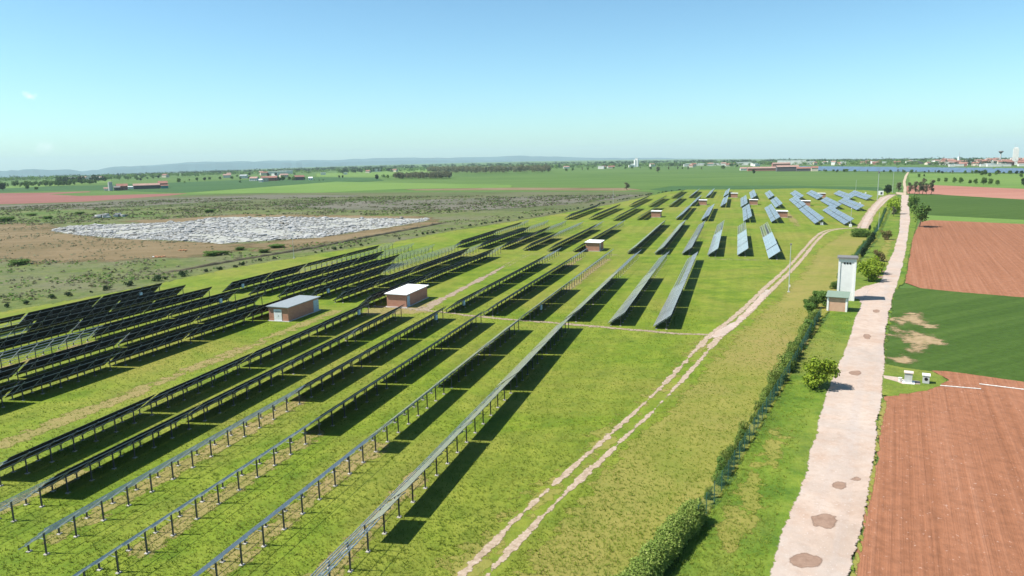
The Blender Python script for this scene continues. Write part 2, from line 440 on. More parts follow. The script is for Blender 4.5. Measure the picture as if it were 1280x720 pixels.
def twin_edge(name, left, right, mat, z, n=70, inner=.7):
    A = resample([G(*p) for p in left], n); B = resample([G(*p) for p in right], n)
    bm = bmesh.new(); lay = bm.verts.layers.float.new('edge'); rows = []
    for i, (a, b) in enumerate(zip(A, B)):
        w = (b - a); e = min(.45, inner / max(.1, w.length)); vs = []
        j = random.gauss(0, .12), random.gauss(0, .12)
        for t, ed in ((-e / 2, 0), (e / 2, 1), (1 - e / 2, 1), (1 + e / 2, 0)):
            p = a + w * t; v = bm.verts.new((p.x + (j[0] if t < .5 else j[1]), p.y, z)); v[lay] = ed; vs.append(v)
        rows.append(vs)
    for r0, r1 in zip(rows, rows[1:]):
        for k in range(3): bm.faces.new((r0[k], r0[k + 1], r1[k + 1], r1[k]))
    me = bpy.data.meshes.new(name); bm.to_mesh(me); bm.free(); me.materials.append(MATS[mat]); return struct(link(name, me))

# far fields
patch('wheat_field', [(-60, 238), (60, 233), (130, 231.5), (235, 227.5), (400, 221.5), (470, 222.5), (480, 226), (370, 232), (300, 236), (225, 241), (130, 238), (60, 238.5), (-60, 243)], 'far_dark_crop', .03, 14, 40, 2)
patch('meadow', [(-60, 236), (20, 232), (70, 229), (140, 225), (140, 228), (60, 233), (-60, 238.5)], 'meadow', .05, 12, 60, 2)
patch('meadow', [(395, 217), (470, 214), (560, 211), (590, 212), (520, 217), (470, 221), (395, 221)], 'meadow', .05, 12, 60, 2)
patch('meadow', [(225, 242), (420, 227), (640, 231), (640, 234.5), (500, 236), (400, 241), (300, 241.5)], 'meadow', .034, 8, 40, 2)
patch('ploughed_field', [(-60, 243), (0, 241.5), (55, 241), (112, 239.2), (112, 240.2), (62, 243), (100, 245), (213, 242), (235, 241.8), (213, 244.5), (110, 252), (50, 254), (-60, 257)], 'dull_soil', .06, 5, 40, 1.5)
patch('ploughed_field', [(505, 236.6), (640, 234.6), (780, 235.0), (803, 237.2), (780, 238.4), (640, 237.8), (520, 238)], 'tan_soil', .06, 2.5, 40, 1)
patch('wheat_field', [(812, 237), (840, 232.5), (960, 232), (1100, 234), (1112, 243), (930, 244), (850, 241)], 'far_dark_crop', .03, 5, 30, 1)
# right-hand fields
patch('meadow', [(1135, 217), (1280, 217.5), (1420, 218), (1420, 246), (1280, 237), (1137, 232)], 'meadow', .03, 5, 30, 1)
patch('ploughed_field', [(1133, 232.5), (1165, 231.5), (1280, 236.3), (1420, 243), (1420, 258), (1280, 249.8), (1165, 243), (1134, 242)], 'far_soil', .15, 3, 20, .6)
patch('wheat_field', [(1136, 242.5), (1165, 243), (1280, 249.7), (1420, 258), (1420, 284), (1280, 275.5), (1150, 269), (1141, 262)], 'dark_crop', .157, 2, 8, .4)
patch('meadow', [(1143, 268.6), (1280, 275.3), (1420, 283), (1420, 290), (1280, 281), (1150, 276)], 'meadow', .161, 1.2, 8, .3)
patch('ploughed_field', [(1131, 354), (1135.5, 330), (1141, 297), (1150, 278), (1163, 275.5), (1280, 280.5), (1420, 288), (1420, 386), (1280, 372.7), (1200, 366), (1150, 361)], 'soil', .165, 1.2, 5, .3)
patch('wheat_field', [(1113, 402), (1118, 361), (1150, 360.5), (1280, 372.5), (1420, 386), (1420, 500), (1280, 479), (1167, 465), (1106, 459), (1107, 430)], 'dark_crop', .153, 1.2, 4, .2)
patch('bare_soil', [(1118, 398), (1126, 392), (1151, 391), (1156, 400), (1168, 410), (1150, 409), (1140, 405), (1127, 404), (1117, 422)], 'bare_patch', 0.168, 2.6)
patch('bare_soil', [(1134, 424), (1142, 412), (1153, 418), (1170, 428), (1172, 432), (1150, 432), (1140, 440)], 'bare_patch', 0.172, 2.6)
patch('bare_soil', [(1118, 449), (1130, 446), (1139, 450), (1140, 456), (1122, 456)], 'bare_patch', 0.176, 1.6)
patch('ploughed_field', [(1104.5, 497), (1140, 491), (1163, 487), (1187, 477), (1167, 465), (1185, 465.5), (1280, 479), (1500, 508), (1900, 1100), (1085, 1100), (1064, 740), (1073, 690), (1090, 610), (1101, 540)], 'soil', .162, .8, 2.5, .15)
patch('verge_grass', [(1136.5, 244), (1148, 262), (1146, 280), (1138, 310), (1131, 352), (1118, 364), (1113, 400), (1108, 430), (1108, 458), (1168, 466), (1188, 477), (1165, 488), (1108, 498), (1099, 540), (1090, 600), (1073, 690), (1060, 760), (1052, 760), (1078, 640), (1092, 540), (1102, 470), (1106, 410), (1118, 350), (1132, 300), (1134, 262)], 'verge', .172, .6)

patch('dry_grass', [(1103, 505), (1109, 502), (1101, 540), (1092, 602), (1076, 690), (1062, 770), (1054, 770), (1071, 690), (1087, 602), (1097, 535)], 'dry_grass', .178, .5)

# the fallow land west of the park
patch('fallow_field', [(-120, 262), (0, 255.5), (110, 252.2), (213, 244.8), (330, 241.3), (640, 240), (800, 239.5), (818, 241), (806, 247), (760, 258), (690, 271), (600, 286), (500, 306), (380, 330), (200, 362), (90, 385), (-120, 420)], 'fallow', .04, 6, 20, 1)
patch('fallow_field', [(-60, 260), (0, 257), (110, 253.6), (230, 247), (330, 243.4), (450, 244), (440, 246.5), (330, 249), (200, 256), (110, 261), (0, 263), (-60, 266)], 'grey_fallow', 0.070, 16)
patch('fallow_field', [(330, 257), (430, 252), (560, 249), (720, 244), (800, 243), (780, 248), (700, 256), (600, 263), (520, 263), (420, 262)], 'grey_fallow', 0.075, 20)
patch('scrub_land', [(-120, 275), (0, 263), (110, 262), (230, 258), (330, 262), (430, 263), (540, 262), (640, 264), (720, 262), (640, 277), (590, 285), (500, 302), (380, 322), (200, 355), (90, 378), (-120, 415)], 'scrub', .10, 8, 20, 1.5)
patch('bare_soil', [(-80, 279), (0, 279), (55, 280), (70, 287), (120, 297), (200, 301), (260, 303), (300, 305), (345, 302), (320, 310), (250, 320), (160, 325), (50, 329), (0, 325), (-80, 320)], 'tan_soil', 0.130, 14)
patch('bare_soil', [(300, 306), (400, 297), (480, 286), (540, 276), (548, 279), (480, 293), (400, 306), (330, 316)], 'tan_soil', 0.134, 9)
patch('bare_soil', [(150, 276), (220, 274), (300, 268), (420, 269), (530, 271), (545, 276), (420, 276), (300, 276), (200, 282)], 'tan_soil', 0.138, 9)
patch('scrub_land', [(-60, 262), (20, 262), (90, 262), (150, 264), (230, 263), (200, 270), (110, 276), (20, 276), (-60, 272)], 'lush', .141, 16)

# park grass
PARK = [(-200, 430), (0, 391), (90, 376), (200, 355), (290, 335.5), (400, 317.5), (500, 301.5), (560, 290), (640, 277.3), (700, 267.5), (760, 256.5), (810, 245.5), (835, 240), (860, 237.2), (930, 237), (1010, 235.5), (1080, 238), (1112, 240), (1122, 243), (1112, 262), (1095, 300), (1078, 320), (1062, 345), (1045, 372), (1028, 402), (1010, 428), (985, 475), (940, 552), (900, 622), (850, 690), (780, 800), (650, 1100), (-400, 1100), (-700, 700)]
patch('park_grass', PARK, 'grass', .15, 3, 8, .5)
patch('dry_grass', [(1060, 289), (1085, 289), (1090, 300), (1062, 342), (1040, 375), (1012, 425), (985, 473), (940, 550), (900, 620), (850, 688), (790, 770), (640, 770), (670, 690), (760, 590), (850, 500), (910, 432), (970, 378), (1005, 342), (1025, 312)], 'dry_grass', .156, 4, 5, .5)
patch('dry_grass', [(560, 700), (700, 590), (800, 500), (870, 430), (900, 418), (840, 480), (740, 575), (640, 665), (590, 720), (540, 740)], 'dry_grass', .154, 4, 5, .5)
patch('verge_grass', [(1122, 246), (1127, 246), (1124, 290), (1116, 330), (1106, 352), (1092, 358), (1066, 365), (1078, 378), (1078, 398), (1070, 432), (1060, 458), (1048, 488), (1042, 540), (1026, 602), (1008, 645), (988, 722), (975, 790), (800, 790), (853, 690), (903, 622), (943, 552), (988, 475), (1013, 428), (1031, 402), (1048, 372), (1065, 345), (1081, 320), (1098, 300), (1113, 266)], 'verge', .16, .9, 4, .2)
patch('dry_grass', [(905, 640), (960, 560), (975, 520), (985, 540), (960, 600), (940, 660), (905, 700), (890, 680)], 'dry_grass', .166, 3, 3, .3)
patch('dry_grass', [(1090, 345), (1098, 320), (1106, 300), (1116, 300), (1106, 330), (1096, 350)], 'dry_grass', .166, 2.5, 3, .3)
# roads and tracks
twin_edge('gravel_road',
    [(945, 770), (967, 710), (985, 645), (1005, 602), (1021, 545), (1027, 522), (1034, 488), (1050, 455), (1060, 430), (1070, 397), (1079, 377), (1084, 366), (1099, 355), (1107, 339), (1112, 326), (1118, 312), (1124, 290), (1125.5, 262), (1127, 244)],
    [(1052, 770), (1062.5, 717), (1075, 665), (1085, 615), (1094, 552), (1102, 500), (1104, 460), (1105, 427), (1109, 400), (1114, 380), (1118, 363), (1124, 350), (1129, 330), (1132.5, 310), (1137.5, 275), (1136.5, 260), (1135.5, 244)], 'gravel', .19, 110, 1.1)
patch('gravel_yard', [(1066, 366), (1080, 359), (1100, 354), (1104, 356), (1096, 380), (1078, 384), (1074, 375), (1067, 374)], 'gravel', .186, .8, 2, .15)
twin_edge('field_path', [(1128.5, 244), (1129.5, 236), (1128.5, 227), (1131, 220), (1134, 215.5)], [(1132.5, 244), (1133.2, 236), (1131.8, 227), (1134, 220), (1136.5, 215.5)], 'sand_track', .19, 20, 1.5)
patch('gravel_yard', [(1120, 240.5), (1130, 241), (1134, 243), (1128, 244.5), (1120, 242.5)], 'sand_track', .187, 1.5, 5, .2)
ribbon('dirt_track', [(530, 790), (595, 720), (643, 668), (705, 607), (780, 540), (840, 482), (893, 421), (922, 400), (960, 362), (985, 339), (1000, 323), (1012, 308), (1021, 298), (1029, 291), (1040, 287.5), (1055, 286), (1082, 284.8)], 3.1, 'track', .18)
ribbon('dirt_track', [(880, 436), (893, 421), (922, 400), (960, 362), (985, 339), (1000, 323), (1012, 308), (1021, 298), (1029, 291), (1040, 287.5), (1055, 286), (1082, 284.8)], 2.9, 'wide_track', .1812)
patch('dirt_track', [(885, 424), (893, 416), (918, 403), (940, 381), (957, 363), (964, 363), (946, 385), (920, 410), (905, 421)], 'gravel', .184, .9, 2, .3)
ribbon('gravel_path', [(1078, 286), (1081, 281), (1085, 272), (1092, 261), (1100, 252), (1109, 245.5), (1122, 243)], 6.0, 'track', .183)
patch('gravel_path', [(1075, 286), (1079, 272), (1090, 258), (1100, 247), (1112, 243.5), (1120, 243.5), (1110, 250), (1098, 262), (1088, 275), (1084, 286)], 'gravel', .182, 1.5, 6, .4)
ribbon('grass_track', [(900, 420), (880, 419.5), (840, 418), (780, 412.5), (710, 406), (650, 401.5), (600, 397), (545, 390), (500, 386), (455, 383)], 2.2, 'worn_track', .176)
ribbon('grass_track', [(515, 390), (538, 383), (550, 376), (572.5, 365), (605, 347.5), (639, 329.5), (652, 322), (663, 318), (680, 316.3), (707, 317), (737, 318.5), (800, 320), (880, 324), (960, 326), (998, 324)], 2.6, 'faint_track', .177)
ribbon('grass_track', [(530, 388), (550, 376), (572.5, 365), (605, 347.5), (630, 334)], 3.4, 'worn_track', .174)
patch('worn_grass', [UV(40, -77.5), UV(128, -79.0), UV(128, -76.6), UV(40, -74.6)], 'worn_grass', .158, 2.6)
patch('worn_grass', [(470, 383), (540, 378), (530, 392), (450, 396)], 'worn_grass', .158, 3)
patch('worn_grass', [(975, 268), (985, 266), (993, 272), (1000, 283), (996, 284), (986, 274)], 'worn_grass', .158, 2.5, 6, .3)
for v, a, b in ((-28.2, 38, 60), (-36.0, 40, 66), (-44.2, 40, 68), (-52.6, 40, 78), (-61.5, 40, 52), (-36.6, 160, 214), (-45, 196, 214), (-106, 78, 95)):
    patch('worn_grass', [UV(a, v - 1.1), UV(b, v - 1.1), UV(b, v + 1.0), UV(a, v + 1.0)], 'worn_grass', .1575, 2.2)
# potholes in the road
for (x, y, a, b) in ((1008, 704, 20, 8.5), (1031, 653, 17, 9.5), (1070, 601, 5.5, 2.2), (1049, 609, 8, 5), (1069, 468, 7, 3.2), (1084, 422, 4, 3.5), (1095, 390, 4.5, 2.0), (1100, 347, 4, 1.5), (1101, 340, 4, 1.2)):
    pts = [(x + a * math.cos(t) * random.uniform(.85, 1.12), y + b * math.sin(t) * random.uniform(.8, 1.15)) for t in [2 * math.pi * k / 16 for k in range(16)]]
    patch('puddle_hollow', pts, 'wet_mud', .196, .5)

# ------------------------------------------------------------------ solar rows
TS = dict(w=3.1, dz=2.22, zl=.38, gap=.012)          # park tables
TB = dict(w=3.3, dz=2.6, zl=.3, gap=.012)         # steeper tables of the left blocks
TL = dict(w=3.65, dz=2.42, zl=.6, gap=.26)         # the wider tables of the far blocks
def plane_pt(T, t, y, off=0.0):
    n = Vector((-T['dz'], 0, T['w'])).normalized()
    return Vector((T['w'] * t, y, T['zl'] + T['dz'] * t)) + n * off
def slab(mb, T, t0, t1, y0, y1, th=.045, v0=0.0):
    a = [plane_pt(T, t0, y0), plane_pt(T, t1, y0), plane_pt(T, t1, y1), plane_pt(T, t0, y1)]
    b = [plane_pt(T, t0, y0, th), plane_pt(T, t1, y0, th), plane_pt(T, t1, y1, th), plane_pt(T, t0, y1, th)]
    L = (t1 - t0) * math.hypot(T['w'], T['dz'])
    mb.face(b, 0, [(0, 0), (0, 1.66), (y1 - y0, 1.66), (y1 - y0, 0)])
    mb.face(a[::-1], 1)
    for k in range(4): mb.face([a[k], a[(k + 1) % 4], b[(k + 1) % 4], b[k]], 2)
_pm = {}
def panel_mesh(T, kind, L):
    key = (id(T), kind, round(L, 2))
    if key not in _pm:
        mb = MB(); g = T['gap'] / 2 / math.hypot(T['w'], T['dz'])
        if kind == 'F': slab(mb, T, 0, .5 - g, 0, L)
        slab(mb, T, .5 + g, 1, 0, L)
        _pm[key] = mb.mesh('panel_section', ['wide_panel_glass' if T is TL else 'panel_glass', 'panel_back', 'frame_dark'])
    return _pm[key]
def post_mesh(T, t, h_off):
    mb = MB(); z = T['zl'] + T['dz'] * t - h_off
    mb.box((0, 0, z / 2), (.1, .035, z), 0); mb.box((-.05, 0, z / 2), (.012, .1, z), 0); mb.box((.05, 0, z / 2), (.012, .1, z), 0)
    mb.box((0, 0, .03), (.34, .34, .07), 1)
    return mb.mesh('post', ['post_steel', 'footing'])
REAR, FRONT = .74, .17
PM = {id(t_): (post_mesh(t_, REAR, .17), post_mesh(t_, FRONT, .17)) for t_ in (TS, TB)}
box_mb = MB(); box_mb.box((0, 0, 0), (.3, .75, .95)); box_mb.box((.155, 0, 0), (.012, .6, .8)); BOXM = box_mb.mesh('junction_box', 'box_blue')
GAP_L = 17.9
def solar_row(label, v, u0, segs, T=TS, group=None, posts=True, boxes=(), step=2.8, v_end=None):
    """segs: list of (u_end, kind) from u0: F full, U upper modules only, B bare rails"""
    u1 = segs[-1][0]
    turn = math.atan2(v_end - v, u1 - u0) if v_end is not None else 0.0
    root = thing('solar_row', label, 'solar panel row', UV(u0, v, .15), AZ + turn, group)
    n = max(2, int(round((u1 - u0 - 1.0) / step))); st = (u1 - u0 - 1.0) / n
    sz = lambda t: T['zl'] + T['dz'] * t
    mb = MB()
    nrm = Vector((-T['dz'], 0, T['w'])).normalized()
    for k in range(n + 1):
        y = .5 + st * k
        mb.beam(plane_pt(T, .06, y, -.13), plane_pt(T, .94, y, -.13), .06, .09, 0, nrm)
        if not posts:
            for t in (REAR, FRONT): mb.box((T['w'] * t, y, (sz(t) - .17) / 2), (.1, .1, sz(t) - .17), 1)
        else:
            mb.beam((T['w'] * REAR, y, sz(REAR) - .75), plane_pt(T, .5, y, -.16), .035, .035, 0)
    # rails run past the last post; where modules are missing they show
    ya = 0.0
    for ue, kind in segs:
        for t in {'F': (.26, .74), 'U': (.05, .26, .74), 'B': (.03, .26, .48, .74, .97)}[kind]:
            mb.beam(plane_pt(T, t, ya, -.045), plane_pt(T, t, ue - u0, -.045), .06, .07, 0, nrm)
        ya = ue - u0
    mb.build('rack_frame', ['galvanised', 'post_steel'], root)
    if posts:
        for i, t in enumerate((REAR, FRONT)):
            for k in range(n + 1):
                link('post', PM[id(T)][i], root, (T['w'] * t, .5 + st * k, 0))
    a = u0
    for ue, kind in segs:
        if kind != 'B':
            m = max(1, int(round((ue - a) / GAP_L))); L = (ue - a) / m
            for k in range(m):
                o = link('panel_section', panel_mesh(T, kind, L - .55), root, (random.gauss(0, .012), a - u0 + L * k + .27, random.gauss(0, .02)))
                o.rotation_euler = (0, random.gauss(0, .003), 0)
        a = ue
    for u in boxes: link('junction_box', BOXM, root, (T['w'] * REAR + .22, u - u0, 1.25))
    return root
B0 = 'front solar rows'; 
solar_row('nearest solar row, beside the dirt track, bare rails where it leaves the photo', -28.6, 34, [(46.6, 'B'), (51, 'U'), (86, 'U'), (122.8, 'F')], v_end=-30.2, group=B0)
solar_row('second solar row from the dirt track, bare rails over its near third', -37.0, 30, [(62.8, 'B'), (66.5, 'U'), (85, 'U'), (119.5, 'F')], v_end=-38.5, group=B0)
solar_row('third solar row from the dirt track, seen almost edge on, near third bare rails', -45.4, 32, [(65.6, 'B'), (123.5, 'F')], v_end=-47.0, group=B0)
solar_row('fourth solar row from the dirt track, bare rails over its long near half', -53.2, 38.2, [(75.2, 'B'), (125.5, 'F')], v_end=-55.5, group=B0, boxes=(121,))
solar_row('fifth solar row from the dirt track, dark underside, far end beside white roofed cabin', -60.6, 36, [(45.7, 'B'), (125.3, 'F')], v_end=-64.2, group=B0)
solar_row('sixth front solar row from the dirt track, along the brown worn lane', -68.4, 38, [(47.4, 'B'), (127, 'F')], v_end=-72.3, group=B0, boxes=(122,))
B1 = 'dark solar rows at the left edge'
solar_row('nearest dark solar row left of the brown lane, ending behind grey roofed cabin', -91, 50, [(132, 'F')], T=TB, group=B1)
solar_row('dark left solar row, second from the brown lane, fully panelled', -99.3, 56, [(129.6, 'F')], T=TB, group=B1)
solar_row('dark left solar row with long bare rails where it leaves the photo', -108, 60, [(95.6, 'B'), (132, 'F')], T=TB, group=B1, boxes=(126.5,))
solar_row('dark left solar row, third from the outer boundary, fully panelled', -116.2, 64, [(133.6, 'F')], T=TB, group=B1)
solar_row('dark left solar row, second from the outer boundary, lower modules missing at near end', -124, 70, [(96.2, 'U'), (134.2, 'F')], T=TB, group=B1)
solar_row('outermost dark left solar row, beside the shrub line', -131.8, 72, [(100.8, 'U'), (135.4, 'F')], T=TB, group=B1, boxes=(129,))
B2 = 'solar rows behind the two large cabins'
solar_row('solar row running behind the white roofed cabin, closest to the grass track', -75.0, 131, [(212.4, 'F'), (220.5, 'B')], T=TB, group=B2)
solar_row('long solar row just behind the two large cabins, second from the grass track', -83.4, 135, [(212.3, 'F'), (223, 'B')], T=TB, group=B2)
solar_row('solar row behind the grey roofed cabin, far half bare rails', -91.2, 137, [(172.8, 'F'), (224, 'B')], T=TB, group=B2, boxes=(142,))
solar_row('solar row behind the grey roofed cabin, last quarter bare, third from shrub line', -98.6, 136.5, [(193.7, 'F'), (219.6, 'B')], T=TB, group=B2)
solar_row('solar row behind the large cabins, second from shrub line, short bare far end', -107.1, 137.5, [(200.2, 'F'), (222, 'B')], T=TB, group=B2)
solar_row('outermost solar row behind the large cabins, thin upper modules over its far half', -115.8, 139.3, [(171, 'F'), (213.6, 'U'), (225, 'B')], T=TB, group=B2, boxes=(144,))
B3 = 'solar rows beyond the cross track'
solar_row('solar row beyond the cross track, nearest the grass track, dark with bare far tip', -55.2, 130, [(200.8, 'F'), (219, 'B')], group=B3, boxes=(135,))
solar_row('second solar row beyond the cross track counted from the grass track, dark edge on', -46.9, 129, [(199.2, 'F'), (219.4, 'B')], group=B3)
solar_row('solar row beyond the cross track whose far half is bare rails by small cabin', -38.6, 126.4, [(160.8, 'F'), (218.6, 'B')], group=B3, boxes=(134,))
solar_row('fourth solar row beyond the cross track counted from the left, pale top', -30.1, 127.6, [(178.4, 'F'), (218, 'B')], group=B3)
solar_row('fifth solar row beyond the cross track counted from the left, wide pale panels', -21.6, 126.1, [(180.4, 'F'), (215.6, 'B')], group=B3)
solar_row('rightmost solar row beyond the cross track, lower modules missing along its far half', -13.4, 125.3, [(164.8, 'F'), (215, 'U')], group=B3)
B4 = 'solar rows in the middle distance'
solar_row('middle distance solar row beside the outer shrub line, thin far half', -94.3, 233.2, [(276.6, 'F'), (308.9, 'U'), (320.5, 'B')], group=B4)
solar_row('second middle distance solar row from the outer shrub line, dark', -84.9, 230.1, [(288.4, 'F'), (321, 'B')], group=B4)
solar_row('third middle distance solar row from the outer shrub line, dark', -76.4, 229.9, [(289.2, 'F'), (320, 'B')], group=B4)
solar_row('fourth middle distance solar row from the shrub line, longest bare far end', -67.7, 228.1, [(266.9, 'F'), (315, 'B')], group=B4)
solar_row('fifth middle distance solar row from the shrub line, dark underside', -59.2, 227.2, [(301.9, 'F'), (317.2, 'B')], group=B4)
solar_row('dark solar row ending just behind the small white roofed middle cabin', -50.6, 227.1, [(302.7, 'F'), (323.7, 'B')], group=B4)
solar_row('thin pale solar row just right of the small white roofed middle cabin', -32.7, 225.2, [(326.4, 'F')], group=B4)
solar_row('second pale solar row right of the small middle cabin, full length panels', -24.1, 224.6, [(327, 'F')], group=B4)
solar_row('third pale solar row right of the small middle cabin, narrow bare far half', -15.8, 224.9, [(264, 'F'), (324.3, 'B')], group=B4)
solar_row('fourth pale solar row right of the small middle cabin, bare far end', -8.0, 222.8, [(283, 'F'), (324.8, 'B')], group=B4)
solar_row('fifth pale solar row right of the small middle cabin, wide face, bare far end', .6, 224.7, [(284, 'F'), (320, 'B')], group=B4)
solar_row('broad bluish solar row closest to the curve of the dirt track', 9.3, 219.3, [(275.5, 'F'), (318, 'B')], group=B4)
B5 = 'twin panel solar rows in the near far band'
P_ROWS = [(-82, 350, 434, 'leftmost dark row of the third band, by the shrub line'), (-69.6, 350, 432, 'second dark row of the third band, from the shrub line'),
 (-57.3, 346, 430, 'third dark row of the third band, from the shrub line'), (-46.5, 351, 436, 'pale edged row of the third band, just left of the cabin at its centre left'),
 (-28, 352.5, 437, 'first pale twin row of the third band right of its leftmost cabin'), (-15.8, 346, 431, 'second pale twin row of the third band right of its leftmost cabin'),
 (3.0, 341, 430, 'lone pale twin row of the third band past a grassy gap'), (14.8, 338.5, 430, 'twin row of the third band touching the left side of a small cabin'),
 (32.1, 332.3, 420, 'bluish twin row of the third band, second from the gravel path'), (43.3, 329.6, 414, 'bluish twin row of the third band nearest the track bend with white pole')]
for v, a, b, lab in P_ROWS: solar_row(lab, v, a, [(b, 'F')], TL, B5, False, step=5.0)
B6 = 'twin panel solar rows in the farthest bands'
Q_ROWS = [(-63.6, 445, 531, 'dark far row beside the end of the shrub line'), (-51.8, 445, 535, 'pale edged far row, second from the end of the shrub line'),
 (-39.8, 445, 536, 'narrow far twin row, third from the end of the shrub line'), (-27.5, 452, 536, 'far twin row running on behind the first pale row, left of a far cabin'),
 (-9.4, 440.6, 528, 'short far twin row between two far cabins, in front of the farther one'), (2.2, 438.6, 526, 'steep far twin row touching the left of the far right cabin'),
 (20.8, 432, 505, 'bluish far twin row right of the small path by the cabins'), (32.6, 426.5, 510, 'bluish far twin row left of the cabin with white roof'),
 (50.6, 426.4, 500, 'bluish far twin row in front of the farthest right cabin'), (60, 414.6, 492, 'bluish far twin row closest to the bend of the gravel path'),
 (-46.2, 537, 640, 'last far row at the left tip of the park'), (-34.1, 542, 640, 'second last band row from the left tip of the park'),
 (-22.0, 541.5, 640, 'third last band row from the left tip of the park'), (-9.7, 551, 640, 'last band row just left of the farthest cabin'),
 (9.0, 520, 612, 'last band row just right of the farthest cabin'), (20.3, 522, 598, 'last band row second right of the farthest cabin'),
 (38.5, 515, 594, 'last band bluish row touching a cabin on its right'), (50.2, 513.5, 596, 'last band bluish row right of the rightmost far cabin'),
 (68.5, 510, 588, 'last band bluish row, second from the gate'), (78.6, 507.5, 586, 'rightmost bluish row, beside the gate')]
for v, a, b, lab in Q_ROWS: solar_row(lab, v, a, [(b, 'F')], TL, B6, False, step=6.0)

# ------------------------------------------------------------------ cabins
def cabin(label, u, v, wid, dep, h, roof_mat, doors=(), az=AZ, pos=None, overhang=.35):
    root = thing('brick_cabin', label, 'cabin', pos if pos is not None else UV(u, v, .15), az, 'brick transformer cabins')
    mb = MB(); mb.box((wid / 2, dep / 2, h / 2), (wid, dep, h)); mb.build('wall', 'brick', root)
    mb = MB(); mb.box((wid / 2, dep / 2, .06), (wid + .5, dep + .5, .12)); mb.build('plinth', 'concrete', root)
    mb = MB(); M = Matrix.Rotation(R(1.2), 3, 'Y'); mb.box((wid / 2, dep / 2, h + .12), (wid + 2 * overhang, dep + 2 * overhang, .14), 0, M)
    mb.box((wid / 2, dep / 2, h - .02), (wid + .24, dep + .24, .12), 1); mb.build('roof', [roof_mat, 'roof_dark'], root)
    for side, pos_, w_, hh, mat in doors:
        mb = MB()
        if side == 'front':
            mb.box((pos_, -.03, .12 + hh / 2), (w_, .07, hh)); mb.box((pos_, -.07, .12 + hh / 2), (.03, .02, hh * .96)); d = mb.build('door', mat, root)
            mb = MB(); mb.box((pos_ + .12, -.1, 1.1), (.05, .05, .16)); mb.build('handle', 'dark_void', d)
            mb = MB(); [mb.box((pos_, -.072, z), (w_ * .8, .02, .05)) for z in (hh * .8, hh * .85, hh * .9)]; mb.build('vent_grille', 'roof_dark', d)
        else:
            mb.box((wid + .03, pos_, .12 + hh / 2), (.07, w_, hh)); d = mb.build('door', mat, root)
            mb = MB(); mb.box((wid + .1, pos_ + w_ * .35, 1.1), (.05, .05, .16)); mb.build('handle', 'dark_void', d)
    return root
def cab_px(px, py): p = G(px, py); p.z = .15; return p
cabin('large brick cabin with flat grey roof and white double door facing the camera', 0, 0, 4.25, 11, 2.75, 'roof_grey', (('front', 2.0, 1.7, 2.25, 'door_white'), ('side', 9.9, 1.9, 2.3, 'door_blue')), pos=cab_px(337, 402), az=R(16.5))
cabin('large brick cabin with bright white roof and blue door on its shaded side', 0, 0, 4.4, 11.2, 2.7, 'roof_white', (('side', 1.1, 1.3, 2.2, 'door_blue'),), pos=cab_px(484, 384.5), az=R(16.5))
cabin('small brick cabin with white roof alone in the middle of the park', 0, 0, 4.5, 7.5, 2.75, 'roof_white', (('side', 1.1, 1.2, 2.2, 'door_blue'),), pos=cab_px(732.2, 314.5))
for lab, x, y in (('small cabin with white roof left among the third band of rows', 814, 272), ('white roofed small cabin left of a short far row', 873.5, 256.6), ('farthest small cabin in the centre of the last band', 913.6, 247.2),
                  ('white roofed small cabin beside the steep far twin row with worn path', 937.0, 256.3), ('white roofed small cabin right of a twin row, below worn curved ruts', 971.5, 272.3), ('white roofed small cabin half hidden behind bluish rows', 1002.2, 258), ('farthest right small cabin behind bluish rows', 1022.8, 247.5)):
    cabin(lab, 0, 0, 4.6, 6.0, 2.9, 'roof_white', (('side', 1.0, 1.1, 2.2, 'door_blue'),), pos=cab_px(x, y), overhang=.3)

# transformer tower
tw = thing('transformer_tower', 'tall white transformer tower with dark slab roof and three round openings', 'tower', cab_px(1045.3, 376), R(25))
W, D, H = 3.35, 3.3, 8.7
mb = MB(); mb.box((W / 2, D / 2, H / 2), (W - .2, D - .2, H)); mb.build('wall', 'plaster', tw)
mb = MB()
for x in (.2, W - .2):
    for y in (.15, D - .15): mb.box((x, y, H / 2), (.4, .34, H - .01))
mb.box((W / 2, .16, H - .35), (W - .8, .3, .7)); mb.box((W / 2, D - .16, H - .35), (W - .8, .3, .7)); mb.build('pilaster_frame', 'white_paint', tw)
mb = MB(); mb.box((W / 2, D / 2, H + .12), (W + .55, D + .55, .22)); mb.box((W / 2, D / 2, H + .25), (W + .3, D + .3, .08)); mb.build('roof', 'roof_dark', tw)
for x in (-.52, 0, .52):
    mb = MB(); mb.tube((W / 2 + x, .085, H - .95), (W / 2 + x, .05, H - .95), .2, .2, 12); mb.build('opening', 'dark_void', tw)
# kiosk in front
ks = thing('utility_kiosk', 'small kiosk with green pitched roof and pale brick front before the tower', 'kiosk', cab_px(1033.2, 389.3), R(28))
W, D, H = 3.55, 3.0, 2.75
mb = MB(); mb.box((W / 2, D / 2, H / 2), (W - .1, D - .1, H)); mb.build('wall', 'pale_brick', ks)
mb = MB()
for x in (.14, W - .14):
    for y in (.12, D - .12): mb.box((x, y, H / 2), (.34, .3, H))
mb.build('corner_pilaster', 'white_paint', ks)
mb = MB(); mb.box((W / 2, D / 2, H + .33), (W + .5, D + .75, .1), 0, Matrix.Rotation(R(9), 3, 'X')); mb.box((W / 2, D / 2, H + .04), (W + .04, D, .1), 1); mb.build('roof', ['green_sheet', 'roof_dark'], ks)
mb = MB(); mb.box((W + .0, 1.5, 1.15), (.07, 1.2, 2.1)); d = mb.build('door', 'roof_grey', ks)
mb = MB(); mb.box((W + .07, 1.95, 1.1), (.05, .05, .16)); mb.build('handle', 'dark_void', d)

